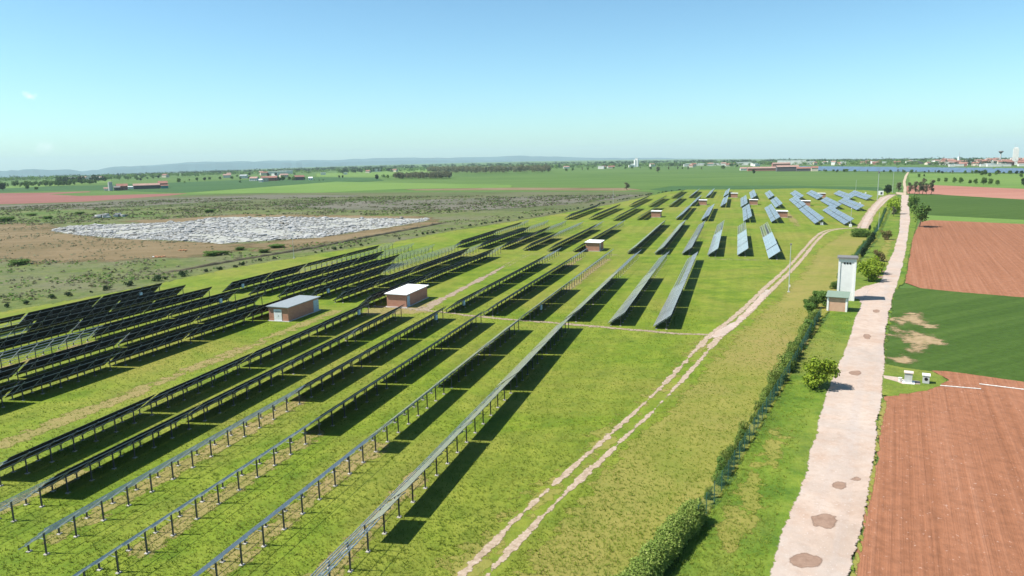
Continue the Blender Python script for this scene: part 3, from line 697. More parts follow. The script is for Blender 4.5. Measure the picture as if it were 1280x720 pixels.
# well heads
g = G(1129.8, 480)
wl = thing('well_head', 'taller grey concrete well head with pink tinted flat lid by the road', 'well head', (g.x, g.y, .17), R(29))
wl.scale = (.85, .85, .85)
mb = MB(); mb.box((.55, .5, .8), (1.05, 1.0, 1.5)); mb.build('body', 'concrete', wl)
mb = MB(); mb.box((.55, .5, 1.64), (1.3, 1.25, .13)); mb.build('lid', 'concrete_pink', wl)
mb = MB(); mb.box((.6, .4, .06), (1.7, 1.6, .14)); mb.build('slab', 'white_paint', wl)
mb = MB(); mb.tube((-.55, .5, 0), (-.55, .5, .55), .24, .24, 14); mb.tube((-.55, .5, .55), (-.55, .5, .62), .3, .3, 14); mb.build('standpipe', 'pipe_grey', wl)
g = G(1152.6, 480.5)
wl = thing('well_head', 'shorter grey concrete well head with round port beside the red field', 'well head', (g.x, g.y, .17), R(29))
wl.scale = (.85, .85, .85)
mb = MB(); mb.box((.48, .45, .62), (.9, .9, 1.2)); mb.build('body', 'concrete', wl)
mb = MB(); mb.box((.48, .45, 1.3), (1.12, 1.1, .16)); mb.build('lid', 'white_paint', wl)
mb = MB(); mb.tube((.48, .0, .7), (.48, -.03, .7), .25, .25, 14); mb.build('port', 'dark_void', wl)
patch('concrete_path', [(1104, 470.5), (1122, 473), (1129, 476), (1150, 478), (1150, 482), (1128, 481.5), (1122, 479), (1104, 474)], 'gravel', .184, .2)
for lab, a, b in (('pale irrigation pipe lying on the red field nearest the well heads', (1175, 484), (1226, 488.3)), ('pale irrigation pipe lying on the red field reaching the right photo edge', (1224, 482), (1300, 491.5))):
    A, B = G(*a), G(*b); mb = MB(); A.z = B.z = .23; mb.tube(A, B, .065, .065, 8)
    for k in range(1, 7): p = A.lerp(B, k / 7); mb.tube(p - (B - A).normalized() * .1, p + (B - A).normalized() * .1, .085, .085, 8)
    tag(mb.build('irrigation_pipe', 'pipe_grey'), lab, 'pipe', 'irrigation pipes')

# poles
def pole(name, label, px, py, h, r=.07, head=None, cat='pole', group=None):
    g = G(px, py); root = thing(name, label, cat, (g.x, g.y, .15), AZ, group)
    mb = MB(); mb.tube((0, 0, 0), (0, 0, h), r * 1.2, r * .8, 8); mb.build('shaft', 'pole_grey', root)
    mb = MB(); mb.box((0, 0, .1), (.5, .5, .2)); mb.build('base', 'concrete', root)
    if head == 'camera':
        mb = MB(); mb.box((0, -.1, h - .05), (.3, .75, .22)); mb.box((0, .25, h + .1), (.4, .2, .12)); mb.build('camera_head', 'roof_dark', root)
        mb = MB(); mb.box((.14, 0, 1.4), (.25, .3, .5)); mb.build('control_box', 'white_paint', root)
    if head == 'box':
        mb = MB(); mb.box((0, 0, .55), (1.0, .8, 1.1)); mb.build('control_box', 'white_paint', root)
        mb = MB(); mb.box((0, 0, h), (.3, .5, .25)); mb.build('camera_head', 'white_paint', root)
    if head == 'mast':
        mb = MB(); mb.box((0, 0, h - .4), (1.0, .9, 1.2)); mb.box((0, 0, h + .9), (.08, .08, 2.6)); mb.build('antenna_head', 'roof_dark', root)
    return root
pole('camera_pole', 'tall pole with dark surveillance head beside the bend of the dirt track', 985.8, 366, 10.6, .08, 'camera', 'surveillance pole')
pole('camera_pole', 'pale pole with white box at its foot by the bluish rows', 1063, 284, 7.6, .08, 'box', 'surveillance pole')
pole('mast', 'tall grey mast standing beside the white gate sign', 1096.5, 250, 18, .16, 'mast', 'mast')
pole('lamp_pole', 'thin pale pole by the fence beyond the clipped hedge block', 1097.8, 288, 7.0, .07, None, 'pole')
pole('lamp_pole', 'thin pale pole standing on the outer shrub line at left', 367.5, 323.5, 8.0, .06, None, 'pole')
pole('lamp_pole', 'thin pale pole at the far outer shrub line', 766.5, 254, 9.0, .08, None, 'pole')
pole('lamp_pole', 'thin pale pole in the green crop behind the last bluish rows', 1069.5, 240.5, 9.5, .08, None, 'pole')
pole('lamp_pole', 'thin pale pole in the crop left of the field path', 1115.5, 241, 16, .1, None, 'pole')
g = G(1100.8, 246)
sg = thing('gate_sign', 'square white sign with dark square beside the gravel path gate', 'sign', (g.x, g.y, .15), R(22))
mb = MB(); [mb.box((x, 0, 1.0), (.14, .14, 2.0)) for x in (-1.3, 1.3)]; mb.build('post', 'pole_grey', sg)
mb = MB(); mb.box((0, -.12, 2.5), (3.2, .12, 3.0)); mb.build('board', 'white_paint', sg)
mb = MB(); mb.box((.35, -.2, 2.3), (1.2, .05, 1.6)); mb.build('dark_square', 'window_dark', sg)
for lab, px, py in (('white equipment box behind the last bluish rows', 1082, 242.3), ('pale equipment box on the grass beside the gravel path', 1075, 255.4), ('small white box at the end of a bluish far row', 1027.3, 281.6)):
    g = G(px, py); r = thing('equipment_box', lab, 'equipment box', (g.x, g.y, .15), AZ)
    mb = MB(); mb.box((0, 0, .6), (.9, .6, 1.0)); mb.build('cabinet', 'white_paint', r); mb = MB(); mb.box((0, 0, .05), (1.6, 1.2, .12)); mb.build('slab', 'concrete', r)
    mb = MB(); mb.box((0, -.315, .62), (.7, .03, .8)); mb.build('door', 'door_white', r)

# ------------------------------------------------------------------ plants
def leaf_cloud(lobes, n, size, flat=.0, seed=0, shell=.55):
    """lobes: (cx,cy,cz,rx,ry,rz); many leaf-clump quads through the volume"""
    rng = np.random.default_rng(seed)
    vol = np.array([l[3] * l[4] * l[5] for l in lobes]) ** .75; idx = rng.choice(len(lobes), n, p=vol / vol.sum())
    L = np.array(lobes)[idx]
    d = rng.normal(size=(n, 3)); d /= np.linalg.norm(d, axis=1)[:, None]
    r = (shell + (1 - shell) * rng.random(n) ** .7) * (1 + .13 * rng.normal(size=n))
    c = L[:, :3] + d * r[:, None] * L[:, 3:]
    c[:, 2] = np.maximum(c[:, 2], .05)
    nrm = d * .6 + rng.normal(size=(n, 3)) * .6 + np.array([0, 0, .35]); nrm /= np.linalg.norm(nrm, axis=1)[:, None]
    t = np.cross(nrm, rng.normal(size=(n, 3))); t /= np.linalg.norm(t, axis=1)[:, None]; b = np.cross(nrm, t)
    s = size * (.6 + .8 * rng.random(n))[:, None]
    quad = np.stack([c - t * s * .5, c + b * s * .38, c + t * s * .5, c - b * s * .38], 1).reshape(-1, 3)
    tint = np.clip(rng.normal(.5, .22, n), 0, 1)
    return quad, np.repeat(tint, 4)
def leaf_mesh(name, quad, tint, mat):
    n = len(quad) // 4; me = bpy.data.meshes.new(name)
    me.vertices.add(n * 4); me.vertices.foreach_set('co', quad.astype(np.float32).ravel())
    me.loops.add(n * 4); me.loops.foreach_set('vertex_index', np.arange(n * 4, dtype=np.int32))
    me.polygons.add(n); me.polygons.foreach_set('loop_start', np.arange(0, n * 4, 4, dtype=np.int32))
    at = me.attributes.new('tint', 'FLOAT', 'POINT'); at.data.foreach_set('value', tint.astype(np.float32))
    me.materials.append(MATS[mat]); me.update(calc_edges=True); me.validate(); return me
def rand_lobes(h, w, trunk, k, seed, cone=0.0):
    rng = random.Random(seed); out = [(0, 0, trunk + (h - trunk) * .5, w * .34, w * .34, (h - trunk) * .46)]
    for _ in range(k):
        a = rng.uniform(0, 6.28); t = rng.uniform(.12, .85); rr = w * .5 * (1 - cone * t) * rng.uniform(.35, .8)
        z = trunk + (h - trunk) * t; s = w * rng.uniform(.15, .27) * (1 - cone * t * .6)
        out.append((rr * math.cos(a), rr * math.sin(a), z, s, s, s * rng.uniform(.7, 1.0)))
    return out
def trunk_mesh(h, r, seed, limbs=5):
    rng = random.Random(seed); mb = MB(); p = Vector((0, 0, 0)); pr = r
    for k in range(3):
        q = p + Vector((rng.gauss(0, .03 * h), rng.gauss(0, .03 * h), h / 3)); mb.tube(p, q, pr, pr * .75, 7, cap=False); p = q; pr *= .75
        if k:
            for _ in range(limbs // 2):
                a = rng.uniform(0, 6.28); e = p + Vector((math.cos(a), math.sin(a), rng.uniform(.6, 1.2))) * h * .32; mb.tube(p, e, pr * .6, pr * .2, 5)
    return mb.mesh('trunk', 'bark')
PROTO = {}
def make_plant(kind, h, w, trunk, leaf, n, size, seed, k=9, cone=0.0, name='tree', shell=.5):
    root = bpy.data.objects.new(name, None); root.empty_display_size = .5
    q, t = leaf_cloud(rand_lobes(h, w, trunk, k, seed, cone), n, size, seed=seed, shell=shell)
    cm = leaf_mesh('crown' if name.endswith('tree') or name == 'tree' else 'foliage', q, t, leaf)
    tm = trunk_mesh(max(.4, h * .7), max(.03, h * .022), seed)
    PROTO[kind] = (name, cm, tm, h)
def put(kind, p, h, label, cat, group=None, wide=1.0):
    name, cm, tm, h0 = PROTO[kind]
    root = thing(name, label, cat, p, random.uniform(0, 6.28), group)
    s = h / h0; root.scale = (s * wide, s * wide, s)
    link(cm.name.split('.')[0], cm, root); link('trunk' if 'trunk' in tm.name else 'stem', tm, root)
    return root
make_plant('bush', 4.2, 4.6, .4, 'leaf_yellow', 2300, .34, 1, 15, name='bush', shell=.35)
make_plant('bush_green', 4.5, 5.0, .3, 'leaf_mid', 3600, .34, 2, 12, name='bush')
make_plant('shrub', 1.5, 2.4, .05, 'leaf_dark', 420, .34, 3, 6, name='shrub')
make_plant('shrub_b', 1.5, 3.2, .05, 'leaf_dark', 480, .34, 4, 8, name='shrub')
make_plant('tree', 9, 7.5, 1.8, 'leaf_mid', 2600, .62, 5, 13, name='tree')
make_plant('tree_b', 9, 6, 1.6, 'leaf_mid', 1300, .55, 6, 10, name='tree', shell=.3)
make_plant('tree_brown', 9, 4.5, 1.4, 'leaf_brown', 900, .5, 8, 9, name='tree', shell=.2)
make_plant('tree_dark', 9, 7, .8, 'leaf_dark', 1700, .7, 9, 11, name='tree')
make_plant('conifer', 3.2, 1.7, .1, 'leaf_dark', 900, .3, 10, 8, .8, name='conifer_tree')
make_plant('rust', 3, 3.4, .1, 'leaf_rust', 900, .34, 11, 8, name='bush', shell=.3)
def gz(px, py, z=.15): p = G(px, py); p.z = z; return p

put('bush', gz(1023, 486), 4.1, 'bright yellow green bush on the verge beside the gravel road', 'bush', wide=1.0)
put('bush', gz(1085.5, 352), 5.0, 'large green bush just right of the white tower', 'bush', wide=.98)
put('bush', gz(1093, 343), 4.2, 'yellowish bush behind the large green bush beside the tower', 'bush')
put('rust', gz(1099, 327), 3.0, 'rusty coloured bush on the verge above the tower bush', 'bush')
put('rust', gz(1107, 300), 3.2, 'rusty green low bush on the verge left of the far gravel road', 'bush')
put('bush', gz(1117, 268), 8.0, 'tall yellow green bush beside the far gravel road', 'bush', wide=.75)
put('tree_brown', gz(1117.5, 271), 5.0, 'low brown twiggy bush in front of the tall yellow bush', 'bush', wide=1.2)
put('tree_dark', gz(1109.5, 243.5), 7.5, 'round dark green tree beside the gate sign', 'tree')
put('tree_brown', gz(1122.5, 240.5), 8.0, 'brown dense tree at the start of the field path', 'tree', wide=1.3)
put('tree_b', gz(1149, 284), 10.4, 'leafy green tree with bare trunk on the corner of the red field', 'tree', wide=1.15)
put('tree_b', gz(1142.5, 268), 10, 'pale thin tree behind the leafy corner tree', 'tree', wide=.8)
for k, (x, y, h) in enumerate(((1137, 243, 9), (1143, 243.2, 10), (1149.5, 243.4, 9), (1153, 243.2, 12), (1158, 243.6, 8.5), (1163.5, 243.5, 11))):
    put('tree_brown', gz(x, y, .15), h, 'thin brown budding tree in the clump on the pink field edge', 'tree', 'brown trees at the pink field edge', .9)
# clipped hedge block
def hedge_obj(name, label, line, width, h, leaf, dens, size, cat='hedge', seed=0, gappy=0.0, z=.15, parent=None):
    rng = random.Random(seed); pts = resample(line, max(2, int(sum((b - a).length for a, b in zip(line, line[1:])) / (width * .45)) + 1))
    lobes = []
    o = pts[0]
    for p in pts:
        if rng.random() < gappy: continue
        hh = h * rng.uniform(.82, 1.08); q = p - o
        lobes.append((q.x + rng.gauss(0, width * .06), q.y + rng.gauss(0, width * .06), hh * .5, width * .52, width * .52, hh * .54))
        lobes.append((q.x, q.y, hh * .26, width * .5, width * .5, hh * .27))
        lobes.append((q.x, q.y, hh * .72, width * .46, width * .46, hh * .3))
    n = int(dens * len(lobes)); quad, t = leaf_cloud(lobes, n, size, seed=seed, shell=.72)
    root = thing(name, label, cat, (o.x, o.y, z))
    link('foliage', leaf_mesh('foliage', quad, t, leaf), root)
    mb = MB()
    for p in pts[::2]:
        q = p - o; mb.tube((q.x, q.y, 0), (q.x + rng.gauss(0, .1), q.y + rng.gauss(0, .1), h * .6), .05, .02, 5)
    mb.build('stem', 'bark', root); return root
hedge_obj('hedge', 'clipped rectangular hedge block beside the bend of the dirt track', [gz(1069, 296.5), gz(1083, 297)], 3.2, 3.0, 'leaf_mid', 420, .3, seed=20)
hedge_obj('hedge', 'thick clipped hedge at the bottom of the photo beside the fence end', [gz(760, 770), gz(800, 735), gz(830, 698), gz(852, 672), gz(868, 655)], 1.9, 1.9, 'leaf_pale', 1300, .14, seed=21)
for k, (x, y, h) in enumerate(((1090.5, 303, 3.6), (1086, 309, 3.2), (1082, 316, 3.0), (1078, 322, 3.0), (1087, 288.5, 2.2))):
    put('conifer', gz(x, y), h, ('dark conifer in the short row along the fence behind the tower', 'low dark shrub beside the clipped hedge block')[k > 3], 'conifer' if k < 4 else 'shrub', ('conifers along the fence', None)[k > 3], 1.2)

# fence with ivy
FL = [(872, 662), (905, 611), (930, 567), (950, 531), (975, 489), (995, 455), (1012, 421), (1026, 397)]
FL2 = [(1046, 362), (1060, 338), (1076, 316), (1091, 299), (1100, 283), (1108, 263)]
def fence(label, line, h=1.9):
    line = [gz(*p) for p in line]; L = sum((b - a).length for a, b in zip(line, line[1:])); pts = resample(line, int(L / 2.5) + 1); o = pts[0]
    root = thing('mesh_fence', label, 'fence', o)
    pm = MB(); pm.tube((0, 0, 0), (0, 0, h + .1), .035, .035, 6); pm = pm.mesh('post', 'fence_green')
    for p in pts: link('post', pm, root, p - o)
    mb = MB()
    for a, b in zip(pts, pts[1:]):
        a, b = a - o, b - o
        for k in range(7): z = .06 + (h - .1) * k / 6; mb.beam(a + Vector((0, 0, z)), b + Vector((0, 0, z)), .011, .011)
        n = 9
        for k in range(1, n): p = a.lerp(b, k / n); mb.beam(p + Vector((0, 0, .05)), p + Vector((0, 0, h)), .008, .008, up=(1, 0, 0))
    mb.build('wire_mesh', 'fence_green', root)
    return pts
fp = fence('green mesh fence running from the thick hedge up to the kiosk', FL)
fp2 = fence('green mesh fence running from the tower to the far gate', FL2)
# hedge shrubs growing against the fence, one by one
side = Vector((-math.cos(R(29)), math.sin(R(29)), 0))
lab_by = ('low leafy shrub growing through the green fence near the thick hedge', 'leafy shrub against the green fence halfway to the kiosk', 'leafy shrub against the green fence close to the kiosk')
make_plant('ivy', 2.0, 2.2, .05, 'leaf_pale', 1500, .17, 31, 9, name='shrub', shell=.6)
make_plant('ivy_b', 2.0, 2.4, .05, 'leaf_mid', 1500, .17, 32, 9, name='shrub', shell=.6)
rr = random.Random(5)
for i, p in enumerate(fp):
    t = i / len(fp)
    if i in (0, 1, 2): h = .9
    elif t < .45: h = rr.choice((1.0, 1.5, 1.8, 1.3))
    else: h = rr.choice((1.5, 1.9, 2.3))
    for dx in (0, 1.25):
        if rr.random() < (.25 if t < .42 else .1): continue
        q = p + side * rr.uniform(.65, 1.0) + Vector((math.sin(R(29)), math.cos(R(29)), 0)) * (dx + rr.gauss(0, .2))
        put(('ivy', 'ivy_b')[(rr.random() < .25)], q, h * rr.uniform(.8, 1.1), lab_by[min(2, int(t * 3))], 'shrub', 'shrubs along the green fence', rr.uniform(.5, .75) if t < .42 else rr.uniform(.65, .95))
for i, p in enumerate(fp2):
    if rr.random() < .45:
        put('ivy_b', p + side * .5, rr.uniform(1, 1.9), 'small leafy shrub on the fence behind the tower', 'shrub', 'shrubs along the far fence', 1.0)
for x, y, h in ((1031, 383, 2.8), (1018, 386, 2.2), (1012, 392, 1.9), (1023, 379, 2.4), (1009, 385, 1.6)):
    put(('bush_green'), gz(x, y), h, 'leafy bush at the fence corner left of the kiosk', 'bush', 'bushes left of the kiosk')
# outer shrub line on the left
SL = [(8, 384), (45, 378), (90, 370), (130, 364), (195, 352), (232, 345.5), (290, 335), (332, 326), (365, 321), (395, 316.5), (430, 311), (460, 306), (500, 299.5), (545, 291), (590, 282.8), (640, 275), (700, 265), (755, 254.5), (800, 245.5), (830, 240.5), (852, 237.5)]
line = resample([gz(*p) for p in SL], 130)
for i, p in enumerate(line):
    q = p + Vector((rr.gauss(0, .5), rr.gauss(0, .8), 0))
    pat = math.sin(i * .55) + math.sin(i * 1.37 + 2)
    if pat < -.25 and rr.random() < .8: continue
    put(rr.choice(('shrub', 'shrub_b')), q, rr.uniform(.5, 1.0), 'low dark shrub in the dotted line along the outer edge of the solar park', 'shrub', 'shrubs of the outer boundary line', rr.uniform(.8, 1.2))
for x, y, h in ((197, 352, 1.25), (231, 345.5, 1.3), (160, 358, 1.1)):
    put('shrub_b', gz(x, y), h, 'larger dark bush standing out of the shrub line at far left', 'bush', 'larger bushes in the left shrub line')
for x, y, h, w in ((265, 320, 1.5, 3.4), (345, 310, 1.2, 4.5), (330, 316, 1.1, 3.4), (8, 277, 2.6, 3.4), (25, 331, 1.5, 4), (300, 313, 1.1, 3), (60, 274, 1.8, 3), (262, 266, 2.2, 3), (40, 270, 1.5, 4), (100, 268, 1.6, 3.5), (280, 318.5, 1.2, 3)):
    put('bush_green', gz(x, y, .13), h, 'low green bush on the scrub land around the white rubble', 'bush', 'bushes on the scrub land', w)
# earth bank line beyond the shrub row
def bank(label, pts, w, h, mat):
    c = resample([gz(*p, .1) for p in pts], 70); rows = []; mb = MB()
    for i, p in enumerate(c):
        d = (c[min(i + 1, len(c) - 1)] - c[max(i - 1, 0)]).normalized(); n = Vector((d.y, -d.x, 0)); hh = h * rr.uniform(.6, 1.2); e = min(1, i / 5, (len(c) - 1 - i) / 5)
        rows.append([p + n * (w * k / 4 - w / 2) + Vector((0, 0, max(.0, hh * e * math.sin(math.pi * k / 4)))) for k in range(5)])
    for a, b in zip(rows, rows[1:]):
        for k in range(4): mb.face((a[k], a[k + 1], b[k + 1], b[k]))
    return struct(mb.build('earth_bank', mat))
bank('', [(180, 344.5), (225, 339), (300, 325.5), (390, 311), (460, 297), (520, 286), (560, 278)], 1.7, .7, 'bank_earth')

# rough weeds and clods over the waste land west of the park
def weeds(name, poly, n, leaf, size, seed, avoid=()):
    rng = np.random.default_rng(seed); P = [G(*p) for p in poly]
    x = rng.uniform(min(p.x for p in P), max(p.x for p in P), n * 3); y = rng.uniform(min(p.y for p in P), max(p.y for p in P), n * 3)
    k = signed_dist(x, y, P) > 0
    for a in avoid: k &= signed_dist(x, y, [G(*p) for p in a]) < 1
    cl = np.sin(x * .09 + 2.2 * np.sin(y * .05)) * np.sin(y * .075 + 1.7 * np.sin(x * .06)) + .35 * np.sin(x * .31) * np.sin(y * .23)
    k &= cl + rng.normal(0, .35, len(x)) > .05
    x, y = x[k][:n], y[k][:n]; m = len(x); lob = []
    d = rng.normal(size=(m * 3, 3)); d[:, 2] = np.abs(d[:, 2]); c = np.repeat(np.stack([x, y, np.full(m, .15)], 1), 3, 0); s_ = np.repeat(size * rng.uniform(.5, 1.5, m), 3)[:, None]
    c = c + d * s_ * np.array([.35, .35, .16]); nr = d + np.array([0, 0, .6]); nr /= np.linalg.norm(nr, axis=1)[:, None]
    t = np.cross(nr, rng.normal(size=(m * 3, 3))); t /= np.linalg.norm(t, axis=1)[:, None]; b = np.cross(nr, t)
    q = np.stack([c - t * s_ * .5, c + b * s_ * .3, c + t * s_ * .5, c - b * s_ * .3], 1); q[:, :, 2] = np.maximum(q[:, :, 2], .15)
    o = link(name, leaf_mesh(name, q.reshape(-1, 3), np.repeat(np.clip(rng.normal(.5, .3, m * 3), 0, 1), 4), leaf)); o['kind'] = 'stuff'
RUB = [(63, 288.5), (150, 280.5), (262, 273), (420, 272.5), (538, 273.5), (480, 285), (400, 297.5), (275, 305), (150, 298.5)]
TAN = [(-80, 279), (55, 280), (70, 287), (200, 301), (345, 302), (250, 320), (160, 325), (50, 329), (-80, 325)]
WASTE = [(-40, 326), (160, 327), (250, 321), (340, 308), (440, 296), (560, 277), (640, 268), (760, 247), (700, 264), (590, 283), (500, 299), (380, 318), (195, 352), (90, 369), (-40, 388)]
weeds('weeds', WASTE, 9000, 'leaf_brown', .9, 41); weeds('weeds', WASTE, 7000, 'leaf_mid', .8, 42)
BACK = [(-40, 259), (110, 255), (230, 249), (420, 246), (640, 245), (790, 244), (740, 252), (640, 262), (540, 268), (420, 270), (262, 271), (150, 278), (60, 284), (-40, 280)]
weeds('weeds', BACK, 6000, 'leaf_brown', 1.3, 43, (RUB,)); weeds('weeds', BACK, 3500, 'leaf_mid', 1.2, 44, (RUB,))
weeds('weeds', TAN, 1800, 'leaf_brown', .8, 45, (RUB,))
# white rubble field
def rubble_field():
    poly = [(63, 288.5), (90, 283), (150, 280.5), (230, 278), (262, 273), (290, 271.5), (330, 272), (420, 272.5), (490, 273.5), (538, 273.5), (530, 277), (480, 285), (440, 290.5), (400, 297.5), (310, 302.5), (275, 305), (230, 301.5), (150, 298.5), (100, 294.5)]
    P = [G(*p) for p in poly]
    def inside(x, y):
        c = False; j = len(P) - 1
        for i in range(len(P)):
            if (P[i].y > y) != (P[j].y > y) and x < (P[j].x - P[i].x) * (y - P[i].y) / (P[j].y - P[i].y) + P[i].x: c = not c
            j = i
        return c
    rg = random.Random(3); xs = [p.x for p in P]; ys = [p.y for p in P]
    mb = MB(); cnt = 0
    ico = bmesh.new(); bmesh.ops.create_icosphere(ico, subdivisions=1, radius=1); iv = [v.co.copy() for v in ico.verts]; jf = [[v.index for v in f.verts] for f in ico.faces]; ico.free()
    while cnt < 7000:
        x, y = rg.uniform(min(xs), max(xs)), rg.uniform(min(ys), max(ys))
        if not inside(x, y): continue
        if math.sin(x * .11 + 2 * math.sin(y * .06)) * math.sin(y * .09 + 1.3 * math.sin(x * .05)) < -.25 and rg.random() < .8: cnt += 1; continue
        cnt += 1; s = rg.uniform(.35, 1.1) * (2.0 if rg.random() < .04 else 1); rz = rg.uniform(0, 6.28); c, sn = math.cos(rz), math.sin(rz); m = 0 if rg.random() < .94 else 1
        sx, sy, szz = s * rg.uniform(.7, 1.4), s * rg.uniform(.6, 1.1), s * rg.uniform(.2, .42)
        V_ = []
        for v in iv:
            k = rg.uniform(.78, 1.2); a, b = v.x * sx * k, v.y * sy * k; V_.append((x + a * c - b * sn, y + a * sn + b * c, .15 + s * .18 + v.z * szz * k))
        base = len(mb.v); mb.v += V_
        for f in jf: mb.f.append(tuple(base + i for i in f)); mb.mi.append(m); mb.uv.append([(0, 0)] * 3)
    o = mb.build('white_rubble', ['white_rubble', 'rubble_dark']); o['kind'] = 'stuff'
    patch('rubble_ground', poly, 'rubble_soil', .145, 4, 8, 1)
s = NT('rubble_soil'); s.color(s.ramp(s.noise(.35, 5, .7), [(.35, (.15, .16, .09)), (.5, (.33, .33, .30)), (.72, (.46, .46, .455))])); s.set(.9); s.bump(s.noise(.6, 5, .7), .8, .6); s.ragged(.2)
rubble_field()
for lab, x, y, l in (('orange and white plastic piece lying on the bare soil below the rubble', 198, 322, 3.5), ('orange plastic strip lying on the bare soil nearer the rubble', 229, 313.5, 2.5)):
    g = G(x, y); mb = MB(); rg = random.Random(int(x))
    for k in range(6): mb.box((g.x - l / 2 + l * k / 5, g.y + rg.gauss(0, .3), .25 + .12 * (k % 2)), (l / 4.2, .9, .25), 1 if (k == 0 and x < 210) else 0, Matrix.Rotation(rg.gauss(0, .4), 3, 'Z'))
    tag(mb.build('plastic_debris', ['orange_plastic', 'white_paint']), lab, 'debris')
g = G(134, 272); mb = MB(); rg = random.Random(2)
for k in range(14): mb.box((g.x + rg.uniform(-9, 9), g.y + rg.uniform(-6, 6), rg.uniform(.3, 1.6)), (rg.uniform(1.5, 4), rg.uniform(1.5, 3), rg.uniform(.8, 2)), rg.choice((0, 0, 1)), Matrix.Rotation(rg.uniform(0, 3), 3, 'Z'))
tag(mb.build('debris_heap', ['concrete', 'rubble_dark']), 'small grey debris heap on green scrub behind the white rubble', 'debris heap')

# ------------------------------------------------------------------ far buildings
def house(name, label, cat, p, wid, dep, h, roof_h, wall, roofm, az=0.0, group=None, windows=True, flat=False):
    root = thing(name, label, cat, p, az, group)
    mb = MB(); mb.box((0, 0, h / 2), (wid, dep, h))
    if not flat and roof_h:
        for y in (-1, 1):
            pass
        for x in (-1, 1): mb.face([(x * wid / 2, -dep / 2, h), (x * wid / 2, dep / 2, h), (x * wid / 2, 0, h + roof_h)])
    mb.build('wall', wall, root)
    mb = MB()
    if flat: mb.box((0, 0, h + .2), (wid + .6, dep + .6, .4))
    else:
        e = .5; sl = roof_h / (dep / 2)
        for y in (-1, 1):
            mb.face([(-wid / 2 - e, y * (dep / 2 + e), h - sl * e + .15), (wid / 2 + e, y * (dep / 2 + e), h - sl * e + .15), (wid / 2 + e, 0, h + roof_h + .15), (-wid / 2 - e, 0, h + roof_h + .15)])
            mb.face([(-wid / 2 - e, y * (dep / 2 + e), h - sl * e - .05), (wid / 2 + e, y * (dep / 2 + e), h - sl * e - .05), (wid / 2 + e, 0, h + roof_h - .05), (-wid / 2 - e, 0, h + roof_h - .05)])
            mb.beam((-wid / 2 - e, y * (dep / 2 + e), h - sl * e + .05), (wid / 2 + e, y * (dep / 2 + e), h - sl * e + .05), .1, .2)
    mb.build('roof', roofm, root)
    if windows:
        n = max(2, int(wid / 4)); fl = max(1, int(h / 3))
        for f in range(fl):
            for k in range(n):
                mb = MB(); mb.box((-wid / 2 + wid * (k + .5) / n, -dep / 2 - .02, 1.6 + 3 * f), (1.2, .08, 1.4)); mb.build('window', 'window_dark', root)
    return root
# farm at left
def pz(px, py, z=.04): p = G(px, py); p.z = z; return p
p = pz(138.5, 238.5)
sl = thing('silo', 'tall grey cylindrical silo at the left farm', 'silo', p); mb = MB(); mb.tube((0, 0, 0), (0, 0, 11), 2.6, 2.6, 20); mb.build('shell', 'concrete', sl)
mb = MB(); mb.tube((0, 0, 11), (0, 0, 12.2), 2.7, .6, 20); mb.build('roof', 'roof_dark', sl)
house('farm_house', 'red roofed farm house with brick wall right of the left farm silo', 'house', pz(153, 237.5), 13, 10, 5.5, 2.8, 'wall_red', 'roof_red', R(-30))
house('barn', 'long dark barn with tiled roof at the left farm', 'barn', pz(183.5, 236), 33, 12, 5, 2.4, 'wall_dark', 'roof_pink', R(-29), windows=False)
house('farm_house', 'tall red roofed farm building with teal lower wall at the left farm', 'house', pz(204, 234.5), 12, 12, 6.5, 3, 'wall_red', 'roof_red', R(-28))
house('shed', 'small teal shed in front of the tall red roofed farm building', 'shed', pz(206, 235.5), 9, 5, 4, 1, 'teal_wall', 'roof_red', R(-28), windows=False)
house('shed', 'low pale lean to left of the left farm silo', 'shed', pz(133.5, 238.4), 6, 5, 3, 1.4, 'wall_pale', 'roof_pink', R(-30), windows=False)
house('shed', 'low dark shed between silo and red farm house', 'shed', pz(146.5, 238), 7, 8, 4, 1.6, 'wall_dark', 'roof_dark', R(-30), windows=False)
house('trailer', 'white trailer parked between the farm house and long barn', 'trailer', pz(164, 236), 9, 3, 3, .5, 'white_paint', 'roof_white', R(-30), windows=False)
# village
vill = [('pale house with tiled roof at the near edge of the left village', 318, 226, 15, 10, 5, 'wall_pale', 'roof_pink'), ('salmon coloured gabled house at the front of the left village', 331, 227, 12, 10, 7, 'wall_cream', 'roof_red'),
        ('white low house before the salmon house of the left village', 326.5, 227.6, 6, 5, 4, 'wall_pale', 'roof_white'), ('long red roofed house right of the salmon village house', 341, 226, 18, 11, 6, 'wall_red', 'roof_red'),
        ('dark red roofed house at the right end of the left village', 374, 225, 18, 11, 6, 'wall_dark', 'roof_red'), ('pale gabled house behind the left village trees', 355, 222, 18, 11, 6, 'wall_cream', 'roof_pink'),
        ('small white hut at the village edge right of the dark red house', 388.5, 225, 7, 6, 4, 'white_paint', 'roof_white'), ('grey roofed house at the left end of the village', 305, 223, 16, 10, 6, 'wall_pale', 'roof_grey'),
        ('red roofed house far behind the left village', 330, 219, 20, 12, 7, 'wall_cream', 'roof_red'), ('pale house far left of the village among trees', 284, 222, 18, 11, 6, 'wall_pale', 'roof_pink')]
for lab, x, y, w, d, h, wm, rm in vill: house('village_house', lab, 'house', pz(x, y), w, d, h, d * .27, wm, rm, random.uniform(-.6, .2), 'houses of the left village', windows=(y > 221))
def far_pos(px, dist): return at_dist(px, dist)
